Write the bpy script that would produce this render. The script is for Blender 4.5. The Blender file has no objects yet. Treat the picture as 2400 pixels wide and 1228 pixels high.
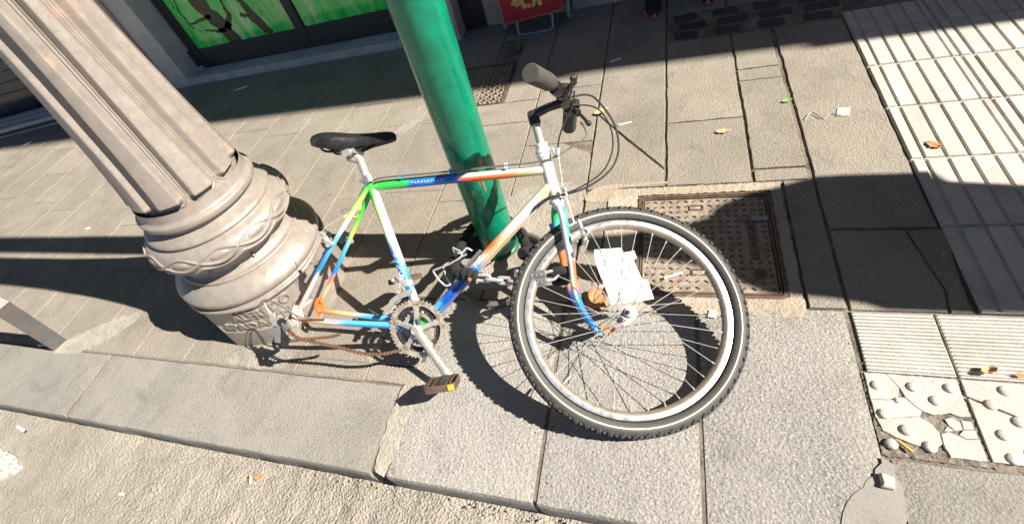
import bpy, bmesh, math, random
import numpy as np
from mathutils import Vector, Matrix
R_=math.radians; pi=math.pi
random.seed(7)
sc=bpy.context.scene
# ---------------------------------------------------------------- camera
FPX=1077.5486; SW=2400.0
CM=[[0.9402376741554067,0.21933626649434468,-0.2604701869680152],
    [-0.0157543667842307,0.7921221962510248,0.6101591809795872],
    [-0.3401542532823292,0.5695911063269637,-0.748238635441372]]
camd=bpy.data.cameras.new('camera'); cam=bpy.data.objects.new('camera',camd); sc.collection.objects.link(cam)
r,u,f=[Vector(x) for x in CM]
m=Matrix((r,u,-f)).transposed().to_4x4(); m.translation=Vector((0,0,1.28738766)); cam.matrix_world=m
camd.sensor_fit='HORIZONTAL'; camd.sensor_width=36.0; camd.lens=36.0*FPX/SW
camd.shift_x=48.264/SW; camd.shift_y=41.403/SW; camd.clip_start=0.02; camd.clip_end=500
sc.camera=cam
# ---------------------------------------------------------------- world, sun, exposure
SAZ,SEL=-0.8,41.0
w=bpy.data.worlds.new('World'); sc.world=w; w.use_nodes=True
nt=w.node_tree; nt.nodes.clear()
sky=nt.nodes.new('ShaderNodeTexSky'); sky.sky_type='NISHITA'; sky.sun_disc=False
sky.sun_elevation=R_(SEL); sky.sun_rotation=R_(90-SAZ); sky.air_density=1.0; sky.dust_density=0.0; sky.altitude=7000
bg=nt.nodes.new('ShaderNodeBackground'); bg.inputs[1].default_value=0.05
wo=nt.nodes.new('ShaderNodeOutputWorld'); nt.links.new(sky.outputs[0],bg.inputs[0]); nt.links.new(bg.outputs[0],wo.inputs[0])
sd=bpy.data.lights.new('sun','SUN'); sd.energy=5.0; sd.angle=R_(0.53); sd.color=(1.0,0.93,0.83)
so=bpy.data.objects.new('sun',sd); sc.collection.objects.link(so)
sv=Vector((math.cos(R_(SEL))*math.cos(R_(SAZ)),math.cos(R_(SEL))*math.sin(R_(SAZ)),math.sin(R_(SEL))))
so.rotation_euler=sv.to_track_quat('Z','Y').to_euler()
sc.view_settings.view_transform='Standard'; sc.view_settings.look='None'; sc.view_settings.exposure=1.10; sc.view_settings.gamma=1
# ---------------------------------------------------------------- materials
def mat(name): 
    m=bpy.data.materials.new(name); m.use_nodes=True; n=m.node_tree; b=n.nodes['Principled BSDF']; return m,n,b
def N(n,t,**k):
    o=n.nodes.new(t)
    for a,v in k.items(): setattr(o,a,v)
    return o
def noise(n,scale,det=6,rough=.6,vec=None,dist=0):
    o=N(n,'ShaderNodeTexNoise'); o.inputs['Scale'].default_value=scale; o.inputs['Detail'].default_value=det; o.inputs['Roughness'].default_value=rough; o.inputs['Distortion'].default_value=dist
    if vec: n.links.new(vec,o.inputs['Vector'])
    return o.outputs['Fac']
def ramp(n,fac,stops):
    o=N(n,'ShaderNodeValToRGB'); e=o.color_ramp.elements
    while len(e)<len(stops): e.new(.5)
    for i,(p,c) in enumerate(stops):
        e[i].position=p; c=(c,c,c) if isinstance(c,(int,float)) else c; e[i].color=(*c,1)
    n.links.new(fac,o.inputs[0]); return o.outputs[0]
def mix(n,fac,a,b,mode='MIX'):
    o=N(n,'ShaderNodeMix',data_type='RGBA',blend_type=mode)
    for i,v in ((0,fac),(6,a),(7,b)):
        if isinstance(v,bpy.types.NodeSocket): n.links.new(v,o.inputs[i])
        else: o.inputs[i].default_value=v if i==0 else ((*v,1) if len(v)==3 else v)
    return o.outputs[2]
def math_(n,op,a,b=None):
    o=N(n,'ShaderNodeMath',operation=op)
    for i,v in enumerate((a,b)):
        if v is None: continue
        if isinstance(v,bpy.types.NodeSocket): n.links.new(v,o.inputs[i])
        else: o.inputs[i].default_value=v
    return o.outputs[0]
def bump(n,b,h,strength=.5,dist=.002,prev=None):
    o=N(n,'ShaderNodeBump'); o.inputs['Strength'].default_value=strength; o.inputs['Distance'].default_value=dist
    n.links.new(h,o.inputs['Height'])
    if prev: n.links.new(prev,o.inputs['Normal'])
    n.links.new(o.outputs[0],b.inputs['Normal']); return o.outputs[0]
def coords(n,kind='Object'): return N(n,'ShaderNodeTexCoord').outputs[kind]
def simple(name,col,rough=.5,metal=0,nscale=60,namt=.25,bstr=.15,bdist=.0006,spots=None,coat=0):
    m,n,b=mat(name); v=coords(n)
    f=noise(n,nscale,5,.65,v); c=ramp(n,f,[(.25,tuple(x*(1-namt) for x in col)),(.75,tuple(min(1,x*(1+namt)) for x in col))])
    if spots:
        sc_,lo,hi,sc2=spots; f2=noise(n,sc_,5,.7,v); c=mix(n,ramp(n,f2,[(lo,0.),(hi,1.)]),c,sc2)
    n.links.new(c,b.inputs['Base Color']); b.inputs['Metallic'].default_value=metal
    n.links.new(ramp(n,f,[(.3,max(0,rough-.08)),(.7,min(1,rough+.1))]),b.inputs['Roughness'])
    b.inputs['Coat Weight'].default_value=coat
    if bstr: bump(n,b,noise(n,nscale*5,4,.6,v),bstr,bdist)
    return m
def stone(name,c1,c2,grain=700,gdist=.0012,speck=.35,big=3,dirt=(.07,.06,.05),light=(.5,.47,.42),per=.12,ramp_x=None,pit=.5):
    """weathered slab stone: large stains, mineral speckle, chipped grain"""
    m,n,b=mat(name); v=coords(n)
    c=ramp(n,noise(n,big,6,.6,v,.4),[(.3,c1),(.7,c2)])
    g=noise(n,grain*.28,3,.75,v)
    c=mix(n,ramp(n,g,[(.5,0.),(.72,speck)]),c,light)
    c=mix(n,ramp(n,noise(n,grain*.2+31,3,.7,v),[(.56,0.),(.7,speck*1.2)]),c,dirt)
    st=noise(n,7,7,.72,v,.8)
    c=mix(n,ramp(n,st,[(.52,0.),(.72,.35)]),c,dirt)
    isl=N(n,'ShaderNodeNewGeometry').outputs['Random Per Island']
    o=N(n,'ShaderNodeHueSaturation'); n.links.new(c,o.inputs['Color']); n.links.new(ramp(n,isl,[(0,1-per),(1,1+per)]),o.inputs['Value'])
    n.links.new(o.outputs[0],b.inputs['Base Color'])
    b.inputs['Roughness'].default_value=.86; b.inputs['Specular IOR Level'].default_value=.35
    vo=N(n,'ShaderNodeTexVoronoi'); vo.inputs['Scale'].default_value=grain*.22; n.links.new(v,vo.inputs['Vector'])
    h=math_(n,'ADD',noise(n,grain*.12,6,.72,v),math_(n,'MULTIPLY',vo.outputs['Distance'],pit))
    b1=bump(n,b,h,.9,gdist)
    bump(n,b,noise(n,14,5,.6,v),.5,.006,b1)
    return m
M={}
M['paving']=stone('grey_paving_stone',(.225,.198,.162),(.318,.282,.232),grain=640,gdist=.0036,speck=.62,light=(.52,.47,.395),dirt=(.085,.072,.058),per=.05)
M['granite']=stone('granite_kerb_stone',(.270,.256,.236),(.370,.350,.320),grain=600,gdist=.0044,speck=.85,light=(.62,.585,.53),dirt=(.10,.092,.082),per=.06)
M['granite_grey']=stone('grey_kerb_stone',(.215,.204,.182),(.305,.288,.255),grain=720,gdist=.003,speck=.6,light=(.55,.51,.45),per=.05)
M['concrete']=stone('sandy_concrete',(.35,.295,.225),(.47,.40,.31),grain=520,gdist=.004,speck=.4,light=(.66,.58,.46),dirt=(.17,.13,.09))
M['mortar']=stone('pale_mortar',(.29,.262,.225),(.43,.39,.33),grain=420,gdist=.005,speck=.4,big=14,light=(.52,.48,.42),dirt=(.16,.13,.10))
M['joint']=stone('joint_grit',(.055,.045,.036),(.30,.25,.19),grain=500,gdist=.004,big=9,speck=.3)
M['joint2']=stone('pale_joint_fill',(.150,.132,.108),(.27,.238,.195),grain=500,gdist=.003,big=7,speck=.3)
M['asphalt']=stone('road_asphalt',(.285,.258,.215),(.385,.350,.295),grain=520,gdist=.007,speck=.45,light=(.60,.54,.45),dirt=(.12,.10,.08),pit=1.0)
M['tactile']=stone('white_concrete_tile',(.45,.42,.375),(.57,.54,.49),grain=900,gdist=.0012,speck=.3,light=(.70,.66,.60),dirt=(.27,.235,.19),per=.07,big=9)
M['grime']=simple('dark_groove_grime',(.09,.085,.08),.9,0,200,.5,.3,.002)
M['broken']=stone('broken_bedding',(.12,.10,.08),(.27,.23,.18),grain=300,gdist=.008,speck=.5,big=30)
M['paint']=simple('road_paint',(.60,.60,.585),.8,0,80,.2,.9,.006,(60,.55,.62,(.33,.30,.25)))
M['iron']=simple('rusty_cast_iron',(.175,.130,.098),.62,.35,35,.45,.5,.0012,(12,.45,.7,(.13,.065,.04)))
M['iron_pale']=simple('dusty_iron_plate',(.35,.295,.235),.7,.15,40,.35,.6,.0012,(16,.45,.75,(.20,.13,.085)))
M['lamp']=simple('taupe_metal_paint',(.325,.286,.250),.42,.22,30,.14,.55,.0013,(11,.57,.75,(.47,.34,.245)),.05)
M['green']=simple('green_gloss_paint',(.0015,.195,.108),.24,0,14,.30,.7,.0014,(150,.66,.74,(.06,.30,.20)),.08)
M['rust']=simple('orange_rust',(.48,.17,.05),.9,0,200,.4,.6,.001)
M['green_flake']=simple('dark_green_primer',(.012,.10,.055),.4,0,40,.3,.3,.001)
M['steel']=simple('brushed_steel',(.60,.60,.60),.30,.45,90,.12,.1,.0003)
M['alloy']=simple('worn_alloy',(.52,.50,.46),.40,.45,60,.22,.2,.0004,(40,.6,.72,(.42,.30,.20)))
M['rim']=simple('rim_alloy',(.58,.58,.58),.30,.75,50,.08,.1,.0002)
M['ring']=simple('dusty_chainring',(.60,.52,.42),.5,.5,70,.3,.3,.0005,(50,.5,.7,(.28,.17,.10)))
M['dark_ring']=simple('dark_chainring',(.10,.09,.10),.4,.7,70,.3,.3,.0005)
M['chain']=simple('rusty_chain',(.17,.095,.058),.75,.3,180,.75,.5,.0008)
M['rubber']=simple('worn_tyre_rubber',(.062,.060,.057),.72,0,160,.35,.4,.0008,(25,.55,.85,(.11,.105,.095)))
M['rubber_side']=simple('tyre_sidewall',(.085,.080,.070),.66,0,120,.25,.3,.0005)
M['black']=simple('black_plastic',(.028,.027,.026),.42,0,120,.3,.2,.0005)
M['grip']=simple('faded_foam_grip',(.085,.078,.068),.9,0,900,.5,.9,.0015)
M['vinyl']=simple('black_saddle_vinyl',(.016,.016,.018),.36,0,60,.3,.35,.0004)
M['cableblk']=simple('cable_housing',(.045,.043,.042),.3,.1,60,.2,.1,.0002)
M['cablegrey']=simple('grey_cable_housing',(.16,.155,.15),.3,.2,60,.2,.1,.0002)
M['fabric']=simple('black_fabric_sleeve',(.02,.02,.02),.95,0,500,.5,.8,.002)
M['lock']=simple('grey_lock_body',(.17,.18,.18),.45,.2,80,.2,.2,.0005)
M['white']=simple('white_paint',(.80,.80,.78),.3,0,50,.06,.1,.0003,None,.3)
M['paper']=simple('white_card',(.86,.85,.82),.85,0,60,.04,.2,.0008)
M['leaf']=simple('dry_leaf',(.46,.24,.10),.8,0,70,.4,.5,.001)
M['leaf_pale']=simple('pale_dry_leaf',(.60,.40,.22),.8,0,70,.35,.5,.001)
M['leafgreen']=simple('green_leaf',(.20,.50,.08),.6,0,60,.3,.3,.001)
M['filter']=simple('cigarette_filter',(.70,.38,.12),.9,0,100,.2,.2,.0005)
M['cig']=simple('cigarette_paper',(.82,.80,.74),.9,0,100,.06,.2,.0005)
M['foil']=simple('crumpled_foil',(.35,.45,.75),.3,.7,200,.5,.5,.002)
M['stone_wall']=stone('travertine_wall',(.42,.36,.31),(.60,.52,.46),grain=180,gdist=.006,speck=.4,light=(.45,.40,.37),dirt=(.10,.08,.065),big=5)
M['marble']=stone('grey_marble',(.46,.44,.40),(.66,.63,.57),grain=60,gdist=.0005,speck=.3,light=(.42,.42,.40),dirt=(.11,.105,.08),big=4)
M['pink_stone']=stone('pink_stone',(.46,.33,.25),(.62,.50,.44),grain=60,gdist=.001,speck=.3,light=(.44,.40,.38),dirt=(.20,.13,.09),big=6)
M['plaster']=simple('ochre_plaster',(.55,.40,.26),.9,0,4,.15,.4,.004)
M['frame_dark']=simple('dark_window_frame',(.035,.034,.036),.45,.2,30,.2,.1,.0005)
M['shutter']=simple('dark_shop_glass',(.05,.055,.06),.15,.0,6,.3,0)
M['bluegrey']=simple('grey_steel_bar',(.16,.165,.165),.5,.4,18,.25,.3,.0006,(9,.5,.75,(.22,.14,.09)))
M['red']=simple('red_nylon_cloth',(.33,.022,.035),.7,0,30,.2,.5,.002)
M['redline']=simple('red_piping',(.62,.12,.13),.6,0,30,.1,0)
M['trolleyframe']=simple('blue_grey_tube',(.22,.30,.34),.4,.3,50,.2,.1,.0003)
M['greyrubber']=simple('grey_wheel_rubber',(.30,.29,.27),.7,0,60,.2,.2,.0005)
M['shoe']=simple('black_mesh_shoe',(.012,.012,.013),.8,0,400,.4,.6,.001)
M['sole']=simple('coral_shoe_sole',(.75,.16,.09),.6,0,80,.1,.1,.0005)
M['denim']=simple('dark_trouser_cloth',(.02,.022,.03),.9,0,200,.3,.4,.002)
M['shirt']=simple('grey_shirt_cloth',(.25,.25,.27),.9,0,100,.15,.3,.002)
M['skin']=simple('skin',(.55,.33,.24),.5,0,40,.08,.1,.0005)
M['hair']=simple('dark_hair',(.03,.02,.015),.6,0,300,.3,.5,.002)
M['amber']=simple('amber_reflector',(.85,.45,.06),.3,0,40,.1,0)
M['pedalrust']=simple('rusty_pedal_cage',(.16,.10,.075),.7,.35,80,.4,.4,.0008,(30,.45,.7,(.09,.075,.065)))
M['orange_dot']=simple('orange_plastic',(.85,.20,.03),.5,0,40,.1,0)
M['fruit']=simple('printed_fruit_yellow',(.70,.50,.12),.8,0,20,.2,0)
M['fruit2']=simple('printed_fruit_green',(.35,.50,.12),.8,0,20,.2,0)
M['fruit3']=simple('printed_fruit_orange',(.75,.30,.08),.8,0,20,.2,0)
# painted frame tubes: airbrushed colour bands carried by the mesh
m_,n_,b_=mat('airbrushed_frame_paint'); at=N(n_,'ShaderNodeAttribute'); at.attribute_name='paint'
chip=ramp(n_,noise(n_,90,5,.7,coords(n_)),[(.70,0.),(.73,1.)])
n_.links.new(mix(n_,math_(n_,'MULTIPLY',chip,.8),at.outputs['Color'],(.42,.25,.14)),b_.inputs['Base Color'])
b_.inputs['Roughness'].default_value=.26; b_.inputs['Coat Weight'].default_value=.5; M['frame']=m_
# artwork glass: green ink wash
def art_mat():
    m,n,b=mat('green_ink_wash_film'); v=coords(n)
    mp=N(n,'ShaderNodeMapping'); mp.inputs['Scale'].default_value=(3.2,1,.6); mp.inputs['Rotation'].default_value=(0,R_(18),0); n.links.new(v,mp.inputs[0])
    c=ramp(n,noise(n,1.3,7,.62,mp.outputs[0],1.2),[(.34,(.012,.50,.08)),(.47,(.04,.80,.12)),(.56,(.28,.85,.22)),(.66,(.75,.92,.50))])
    c=mix(n,ramp(n,noise(n,26,2,.5,v),[(.68,0.),(.70,.7)]),c,(.03,.14,.02))
    c=mix(n,ramp(n,noise(n,5,8,.75,v,2),[(.60,0.),(.66,.5)]),c,(.05,.20,.03))
    n.links.new(c,b.inputs['Base Color']); b.inputs['Roughness'].default_value=.10; b.inputs['Coat Weight'].default_value=.6; b.inputs['Coat Roughness'].default_value=.03; return m
M['art']=art_mat()
M['ink']=simple('dark_brown_ink',(.050,.055,.020),.3,0,22,.6,0)
# ---------------------------------------------------------------- mesh builder
class MB:
    def __init__(s): s.v=[]; s.f=[]; s.c=[]; s.sm=[]; s.mi=[]
    def add(s,vs,fs,col=None,smooth=True,mi=0):
        o=len(s.v); s.v+= [tuple(x) for x in vs]; s.f+=[tuple(i+o for i in f) for f in fs]
        s.sm+=[smooth]*len(fs); s.mi+=[mi]*len(fs)
        s.c+= col if col else [(1,1,1)]*len(vs)
    def box(s,c,d,rot=None,smooth=False,mi=0,taper=1):
        c=Vector(c); hx,hy,hz=[x/2 for x in d]; vs=[]
        for z in (-1,1):
            t=taper if z>0 else 1
            for x,y in ((-1,-1),(1,-1),(1,1),(-1,1)):
                p=Vector((x*hx*t,y*hy*t,z*hz)); vs.append(c+(rot@p if rot else p))
        s.add(vs,[(3,2,1,0),(4,5,6,7),(0,1,5,4),(1,2,6,5),(2,3,7,6),(3,0,4,7)],None,smooth,mi)
    def bar(s,a,b,w,t,up=(0,0,1)):
        a=Vector(a);b=Vector(b);z=(b-a).normalized(); x=z.cross(Vector(up)); x=x.normalized() if x.length>1e-5 else Vector((1,0,0)); y=z.cross(x)
        s.box((a+b)/2,(w,t,(b-a).length),Matrix((x,y,z)).transposed())
    def tube(s,pts,rad,n=12,cap=True,col=None,closed=False,flat=1.0,upv=None,mi=0):
        P=[Vector(p) for p in pts]; k=len(P); rr=rad if isinstance(rad,(list,tuple)) else [rad]*k
        T=[]
        for i in range(k):
            a=P[i-1] if (i>0 or closed) else P[i]; b=P[(i+1)%k] if (i<k-1 or closed) else P[i]
            T.append((b-a).normalized())
        up=Vector(upv) if upv else (Vector((0,0,1)) if abs(T[0].z)<.9 else Vector((1,0,0)))
        x=(up-T[0]*up.dot(T[0])).normalized(); vs=[];cs=[]
        for i in range(k):
            x=(x-T[i]*x.dot(T[i])); x=x.normalized(); y=T[i].cross(x)
            for j in range(n):
                a=2*pi*j/n; vs.append(P[i]+x*math.cos(a)*rr[i]+y*math.sin(a)*rr[i]*flat)
                if col: cs.append(col(i/(k-1),a))
        fs=[]
        for i in range(k if closed else k-1):
            for j in range(n):
                a=i*n+j; b=i*n+(j+1)%n; i2=(i+1)%k; fs.append((a,b,i2*n+(j+1)%n,i2*n+j))
        if cap and not closed: fs+= [tuple(range(n-1,-1,-1)),tuple((k-1)*n+j for j in range(n))]
        s.add(vs,fs,cs or None,True,mi)
    def lathe(s,prof,n=48,o=(0,0,0),ax=None,seg=None,mi=0,closed=False):
        """prof: list of (radius, height) about local z; ax: 3x3 matrix"""
        o=Vector(o); vs=[];fs=[]
        for (r_,h) in prof:
            for j in range(n):
                a=2*pi*j/n; p=Vector((r_*math.cos(a),r_*math.sin(a),h)); vs.append(o+(ax@p if ax else p))
        k=len(prof)
        for i in range(k if closed else k-1):
            i2=(i+1)%k
            for j in range(n): fs.append((i*n+j,i*n+(j+1)%n,i2*n+(j+1)%n,i2*n+j))
        if not closed:
            if prof[0][0]>1e-6: fs.append(tuple(range(n-1,-1,-1)))
            if prof[-1][0]>1e-6: fs.append(tuple((k-1)*n+j for j in range(n)))
        s.add(vs,fs,None,True,mi)
    def sphere(s,c,r_,n=12,sc_=(1,1,1),rot=None):
        c=Vector(c); vs=[];fs=[]; m_=n//2
        for i in range(m_+1):
            t=pi*i/m_
            for j in range(n):
                a=2*pi*j/n; p=Vector((math.sin(t)*math.cos(a)*r_*sc_[0],math.sin(t)*math.sin(a)*r_*sc_[1],math.cos(t)*r_*sc_[2])); vs.append(c+(rot@p if rot else p))
        for i in range(m_):
            for j in range(n): fs.append((i*n+j,(i+1)*n+j,(i+1)*n+(j+1)%n,i*n+(j+1)%n))
        s.add(vs,fs)
    def prism(s,poly,z0,z1,bev=0,mi=0,fn=None):
        """poly: list of (x,y) ccw; extruded z0..z1 with optional top chamfer; fn maps local to world"""
        fn=fn or (lambda p:p); n=len(poly); A=sum(poly[i][0]*poly[(i+1)%n][1]-poly[(i+1)%n][0]*poly[i][1] for i in range(n))
        if A<0: poly=poly[::-1]
        rings=[(poly,z0)]
        if bev:
            ins=[]
            for i in range(n):
                a=Vector(poly[i-1]);b=Vector(poly[i]);c=Vector(poly[(i+1)%n])
                e1=(b-a).normalized(); e2=(c-b).normalized(); nn=(Vector((-e1.y,e1.x))+Vector((-e2.y,e2.x))); 
                L=nn.length; nn=nn/L if L>1e-6 else Vector((-e1.y,e1.x)); ins.append(tuple(b+nn*bev))
            rings+=[(poly,z1-bev),(ins,z1)]
        else: rings.append((poly,z1))
        vs=[fn((x,y,z)) for pl,z in rings for x,y in pl]; fs=[]
        for i in range(len(rings)-1):
            for j in range(n): fs.append((i*n+j,i*n+(j+1)%n,(i+1)*n+(j+1)%n,(i+1)*n+j))
        fs+=[tuple(range(n-1,-1,-1)),tuple((len(rings)-1)*n+j for j in range(n))]
        s.add(vs,fs,None,False,mi)
    def build(s,name,m,parent=None,fix=True):
        me=bpy.data.meshes.new(name); me.from_pydata(s.v,[],s.f)
        for mm in (m if isinstance(m,(list,tuple)) else [m]): me.materials.append(mm)
        me.polygons.foreach_set('use_smooth',s.sm); me.polygons.foreach_set('material_index',s.mi)
        if any(c!=(1,1,1) for c in s.c):
            ca=me.color_attributes.new('paint','FLOAT_COLOR','POINT')
            ca.data.foreach_set('color',[x for c in s.c for x in (*c,1)])
        me.update()
        if fix:
            b=bmesh.new(); b.from_mesh(me); bmesh.ops.recalc_face_normals(b,faces=b.faces); b.to_mesh(me); b.free()
        me.set_sharp_from_angle(angle=R_(38))
        o=bpy.data.objects.new(name,me); sc.collection.objects.link(o)
        if parent: o.parent=parent
        return o
def tag(o,label=None,cat=None,group=None,kind=None):
    for k,v in (('label',label),('category',cat),('group',group),('kind',kind)):
        if v: o[k]=v
    return o
def thing(name,label,cat,loc=(0,0,0),rot=None,group=None):
    o=bpy.data.objects.new(name,None); sc.collection.objects.link(o); o.empty_display_size=.1
    mw=(rot.to_4x4() if rot else Matrix.Identity(4)); mw.translation=Vector(loc); o.matrix_world=mw
    return tag(o,label,cat,group)
def smoothpath(pts,n=8):
    P=[Vector(p) for p in pts]; out=[]
    Q=[P[0]*2-P[1]]+P+[P[-1]*2-P[-2]]
    for i in range(1,len(Q)-2):
        for k in range(n):
            t=k/n; a,b,c,d=Q[i-1:i+3]
            out.append(.5*((2*b)+(c-a)*t+(2*a-5*b+4*c-d)*t*t+(3*b-a-3*c+d)*t**3))
    out.append(P[-1]); return out
def textmesh(body,size,ext,res=3,bold=0):
    cu=bpy.data.curves.new('t','FONT'); cu.body=body; cu.size=size; cu.extrude=ext; cu.resolution_u=res; cu.align_x='CENTER'; cu.offset=bold
    o=bpy.data.objects.new('t',cu); sc.collection.objects.link(o); dg=bpy.context.evaluated_depsgraph_get()
    me=o.evaluated_get(dg).to_mesh(); vs=[v.co.copy() for v in me.vertices]; fs=[tuple(p.vertices) for p in me.polygons]
    bpy.data.objects.remove(o); bpy.data.curves.remove(cu); return vs,fs
# ================================================================ GROUND
def rough_poly(poly,amp=.0015,step=.035):
    out=[]; n=len(poly)
    for i in range(n):
        a=Vector(poly[i]);b=Vector(poly[(i+1)%n]); L=(b-a).length; k=max(1,min(60,int(L/step))); d=(b-a)/max(L,1e-6); nr=Vector((-d.y,d.x))
        for j in range(k):
            p=a.lerp(b,j/k)
            out.append(tuple(p+nr*random.uniform(-amp,amp)+(d*random.uniform(-amp,amp) if j else Vector((0,0)))))
    return out
def rect(x0,x1,y0,y1): return [(x0,y0),(x1,y0),(x1,y1),(x0,y1)]
KY=.242
# bedding under the slabs, seen only in the joints
b=MB(); b.add([(-16,KY+.012,-.0075),(14,KY+.012,-.0075),(14,6,-.0075),(-16,6,-.0075)],[(0,1,2,3)],None,False)
tag(b.build('pavement_bedding',M['joint']),kind='structure')
b=MB(); b.add([(-16,.53,-.0028),(-.955,.53,-.0028),(-.955,3.2,-.0028),(-16,3.2,-.0028)],[(0,1,2,3)],None,False)
tag(b.build('pavement_jointing',M['joint2']),kind='structure')
pv=MB()
def slab(x0,x1,y0,y1,g_=.0022,mb=pv,amp=.0011,bev=.0022,z=None,poly=None):
    z=random.uniform(-.0012,.0012) if z is None else z
    p=poly or rect(x0+g_,x1-g_,y0+g_,y1-g_)
    p=rough_poly(p,amp); cx=sum(q[0] for q in p)/len(p); cy=sum(q[1] for q in p)/len(p)
    tx,ty=random.uniform(-.002,.002),random.uniform(-.002,.002)
    mb.prism(p,-.03,z,bev,fn=lambda q:(q[0],q[1],q[2]+((q[0]-cx)*tx+(q[1]-cy)*ty if q[2]>-.02 else 0)))
HOLES=[(-.19,.408,.86,1.445)]   # manhole surround, filled by concrete
COV=(-1.21,-.80,2.175,2.61)
def column(x0,x1,ys,gap=.0022,amp=.0011):
    for i in range(len(ys)-1): slab(x0,x1,ys[i],ys[i+1],gap,amp=amp)
WALLY=3.16
def seq(start,ph,step=.6,end=3.4):
    ys=[start]; y=start
    k=ph
    while k<=start+.08: k+=step
    while k<end: ys.append(k); k+=step
    ys.append(end); return ys
cols=[(-.905-.03-.0,-.605)]
xs=[-1.255-.3*i for i in range(45)]
xl=[-.950,-1.258,-1.537,-1.832]+[-1.832-.303*i for i in range(1,38)]
for i in range(len(xl)-1):
    ph={0:1.18,1:1.472,2:1.738,3:1.40}.get(i,1.0+.17*((i*7)%5))
    ys=seq(.534,ph)
    if i==0: ys=[.534,.60,1.18,1.50,2.06,2.62,3.4]
    for j in range(len(ys)-1):
        y0,y1=ys[j],ys[j+1]
        if i==0 and y0>=2.06 and y1<=2.62+1e-6: 
            slab(xl[1],xl[0],2.06,COV[2]); continue
        slab(xl[i+1],xl[i],y0,y1,amp=.0014)
column(-.950,-.760,[.60,.885]); slab(-.95,-.76,.534,.60)
for y0,y1 in ((.89,1.42),(1.42,1.98),(1.98,2.172)): slab(-.948,-.606,y0,y1)
slab(-.795,-.606,2.175,2.9); slab(-.948,-.606,2.9,3.4)
for y0,y1 in ((.89,1.388),(1.388,1.78),(1.78,2.24),(2.24,2.9),(2.9,3.4)): 
    if abs(y0-1.388)<.01: slab(0,0,0,0,poly=[(-.603,1.391),(-.284,1.391),(-.284,1.66),(-.30,1.70),(-.42,1.776),(-.603,1.776)]); continue
    slab(-.604,-.285,y0,y1)
slab(0,0,0,0,poly=[(-.277,.90),(-.196,.90),(-.196,1.386),(-.277,1.386)])
# broken slab with the diagonal crack
slab(0,0,0,0,poly=[(-.278,1.451),(.018,1.451),(.018,1.545),(-.135,1.755),(-.278,1.965)])
slab(0,0,0,0,poly=[(-.278,1.978),(-.130,1.765),(.018,1.557),(.018,2.30),(-.278,2.30)])
slab(-.28,.02,2.30,3.4)
for y0,y1 in ((1.449,1.852),(1.852,2.55),(2.86,3.4)): slab(.025,.322,y0,y1,.003,amp=.002)
for y0,y1 in ((1.449,1.518),(1.518,2.118),(2.118,2.215),(2.215,2.55),(2.86,3.4)): slab(.326,.499,y0,y1,.0042,amp=.0028)
slab(.414,.507,.897,1.447,.002); slab(.512,.793,1.207,2.55,.003,amp=.002); 
slab(0,0,0,0,poly=[(.515,.897),(.730,.897),(.741,.97),(.706,1.198),(.515,1.202)])
slab(0,0,0,0,poly=[(.737,.897),(.781,.897),(.802,1.202),(.713,1.200),(.748,.97)],z=-.002)
slab(.52,.80,2.86,3.4)
for k in range(14): slab(1.45+k*.6,1.45+(k+1)*.6,2.0,3.4); slab(1.45+k*.6,1.45+(k+1)*.6,.9,2.0)
tag(pv.build('pavement',M['paving']),kind='structure')
# ---- kerb stones, front face dropping to the road
kb=MB()
def kerbstone(x0,x1,y1,mb,amp=.0016,gap=.003,y0=KY,z=0.):
    rb=.008
    n=max(2,int((x1-x0)/.04)); prof=[]
    xsn=[x0+gap+(x1-x0-2*gap)*i/n for i in range(n+1)]
    jit=[random.uniform(-.0025,.0025) for _ in xsn]; jz=[random.uniform(-.0012,.0006) for _ in xsn]; jt=[random.uniform(-amp,amp) for _ in xsn]
    vs=[]
    for i,x in enumerate(xsn):
        e=.004 if i in(0,n) else 0
        for (dy,dz) in ((.004,-.14),(.0,-.03),(.0015,-.010),(.0055,-.0025),(.013,0)): vs.append((x,y0+dy+jit[i]*(.5 if dz>-.1 else 1)+e*.3,dz+z+(jz[i]*2 if dz>-.02 and dz<0 else jz[i])-e*(dz==0)))
        vs.append((x,y1-gap-.003+jt[i],z+jz[i]-e)); vs.append((x,y1-gap+jt[i],z-.004)); vs.append((x,y1-gap+jt[i],-.03))
    k=8; fs=[]
    for i in range(n):
        for j in range(k-1): fs.append((i*k+j,(i+1)*k+j,(i+1)*k+j+1,i*k+j+1))
    fs+=[tuple(range(k-1,-1,-1)),tuple(n*k+j for j in range(k))]
    mb.add(vs,fs,None,True)
for x0,x1 in ((-.803-1.46,-.803),(-3.3,-2.275),(-4.4,-3.3),(-5.6,-4.4),(-7,-5.6),(-9,-7),(-11,-9),(-13,-11),(-16,-13)): kerbstone(x0,x1,.531,kb)
kerbstone(.511,1.40,.484,kb,gap=.004)
o=tag(kb.build('kerb_grey',M['granite_grey']),kind='structure')
kb2=MB()
kerbstone(-.748,-.299,.888,kb2); kerbstone(-.294,.1125,.858,kb2,gap=.0045); 
kerbstone(.117,.500,.893,kb2,gap=.003)
for x0 in (1.4,2.2,3.0,3.8,4.6,6,8,10,12): kerbstone(x0,x0+(.8 if x0<4 else 2),.53,kb2)
tag(kb2.build('kerb',M['granite']),kind='structure')
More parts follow.
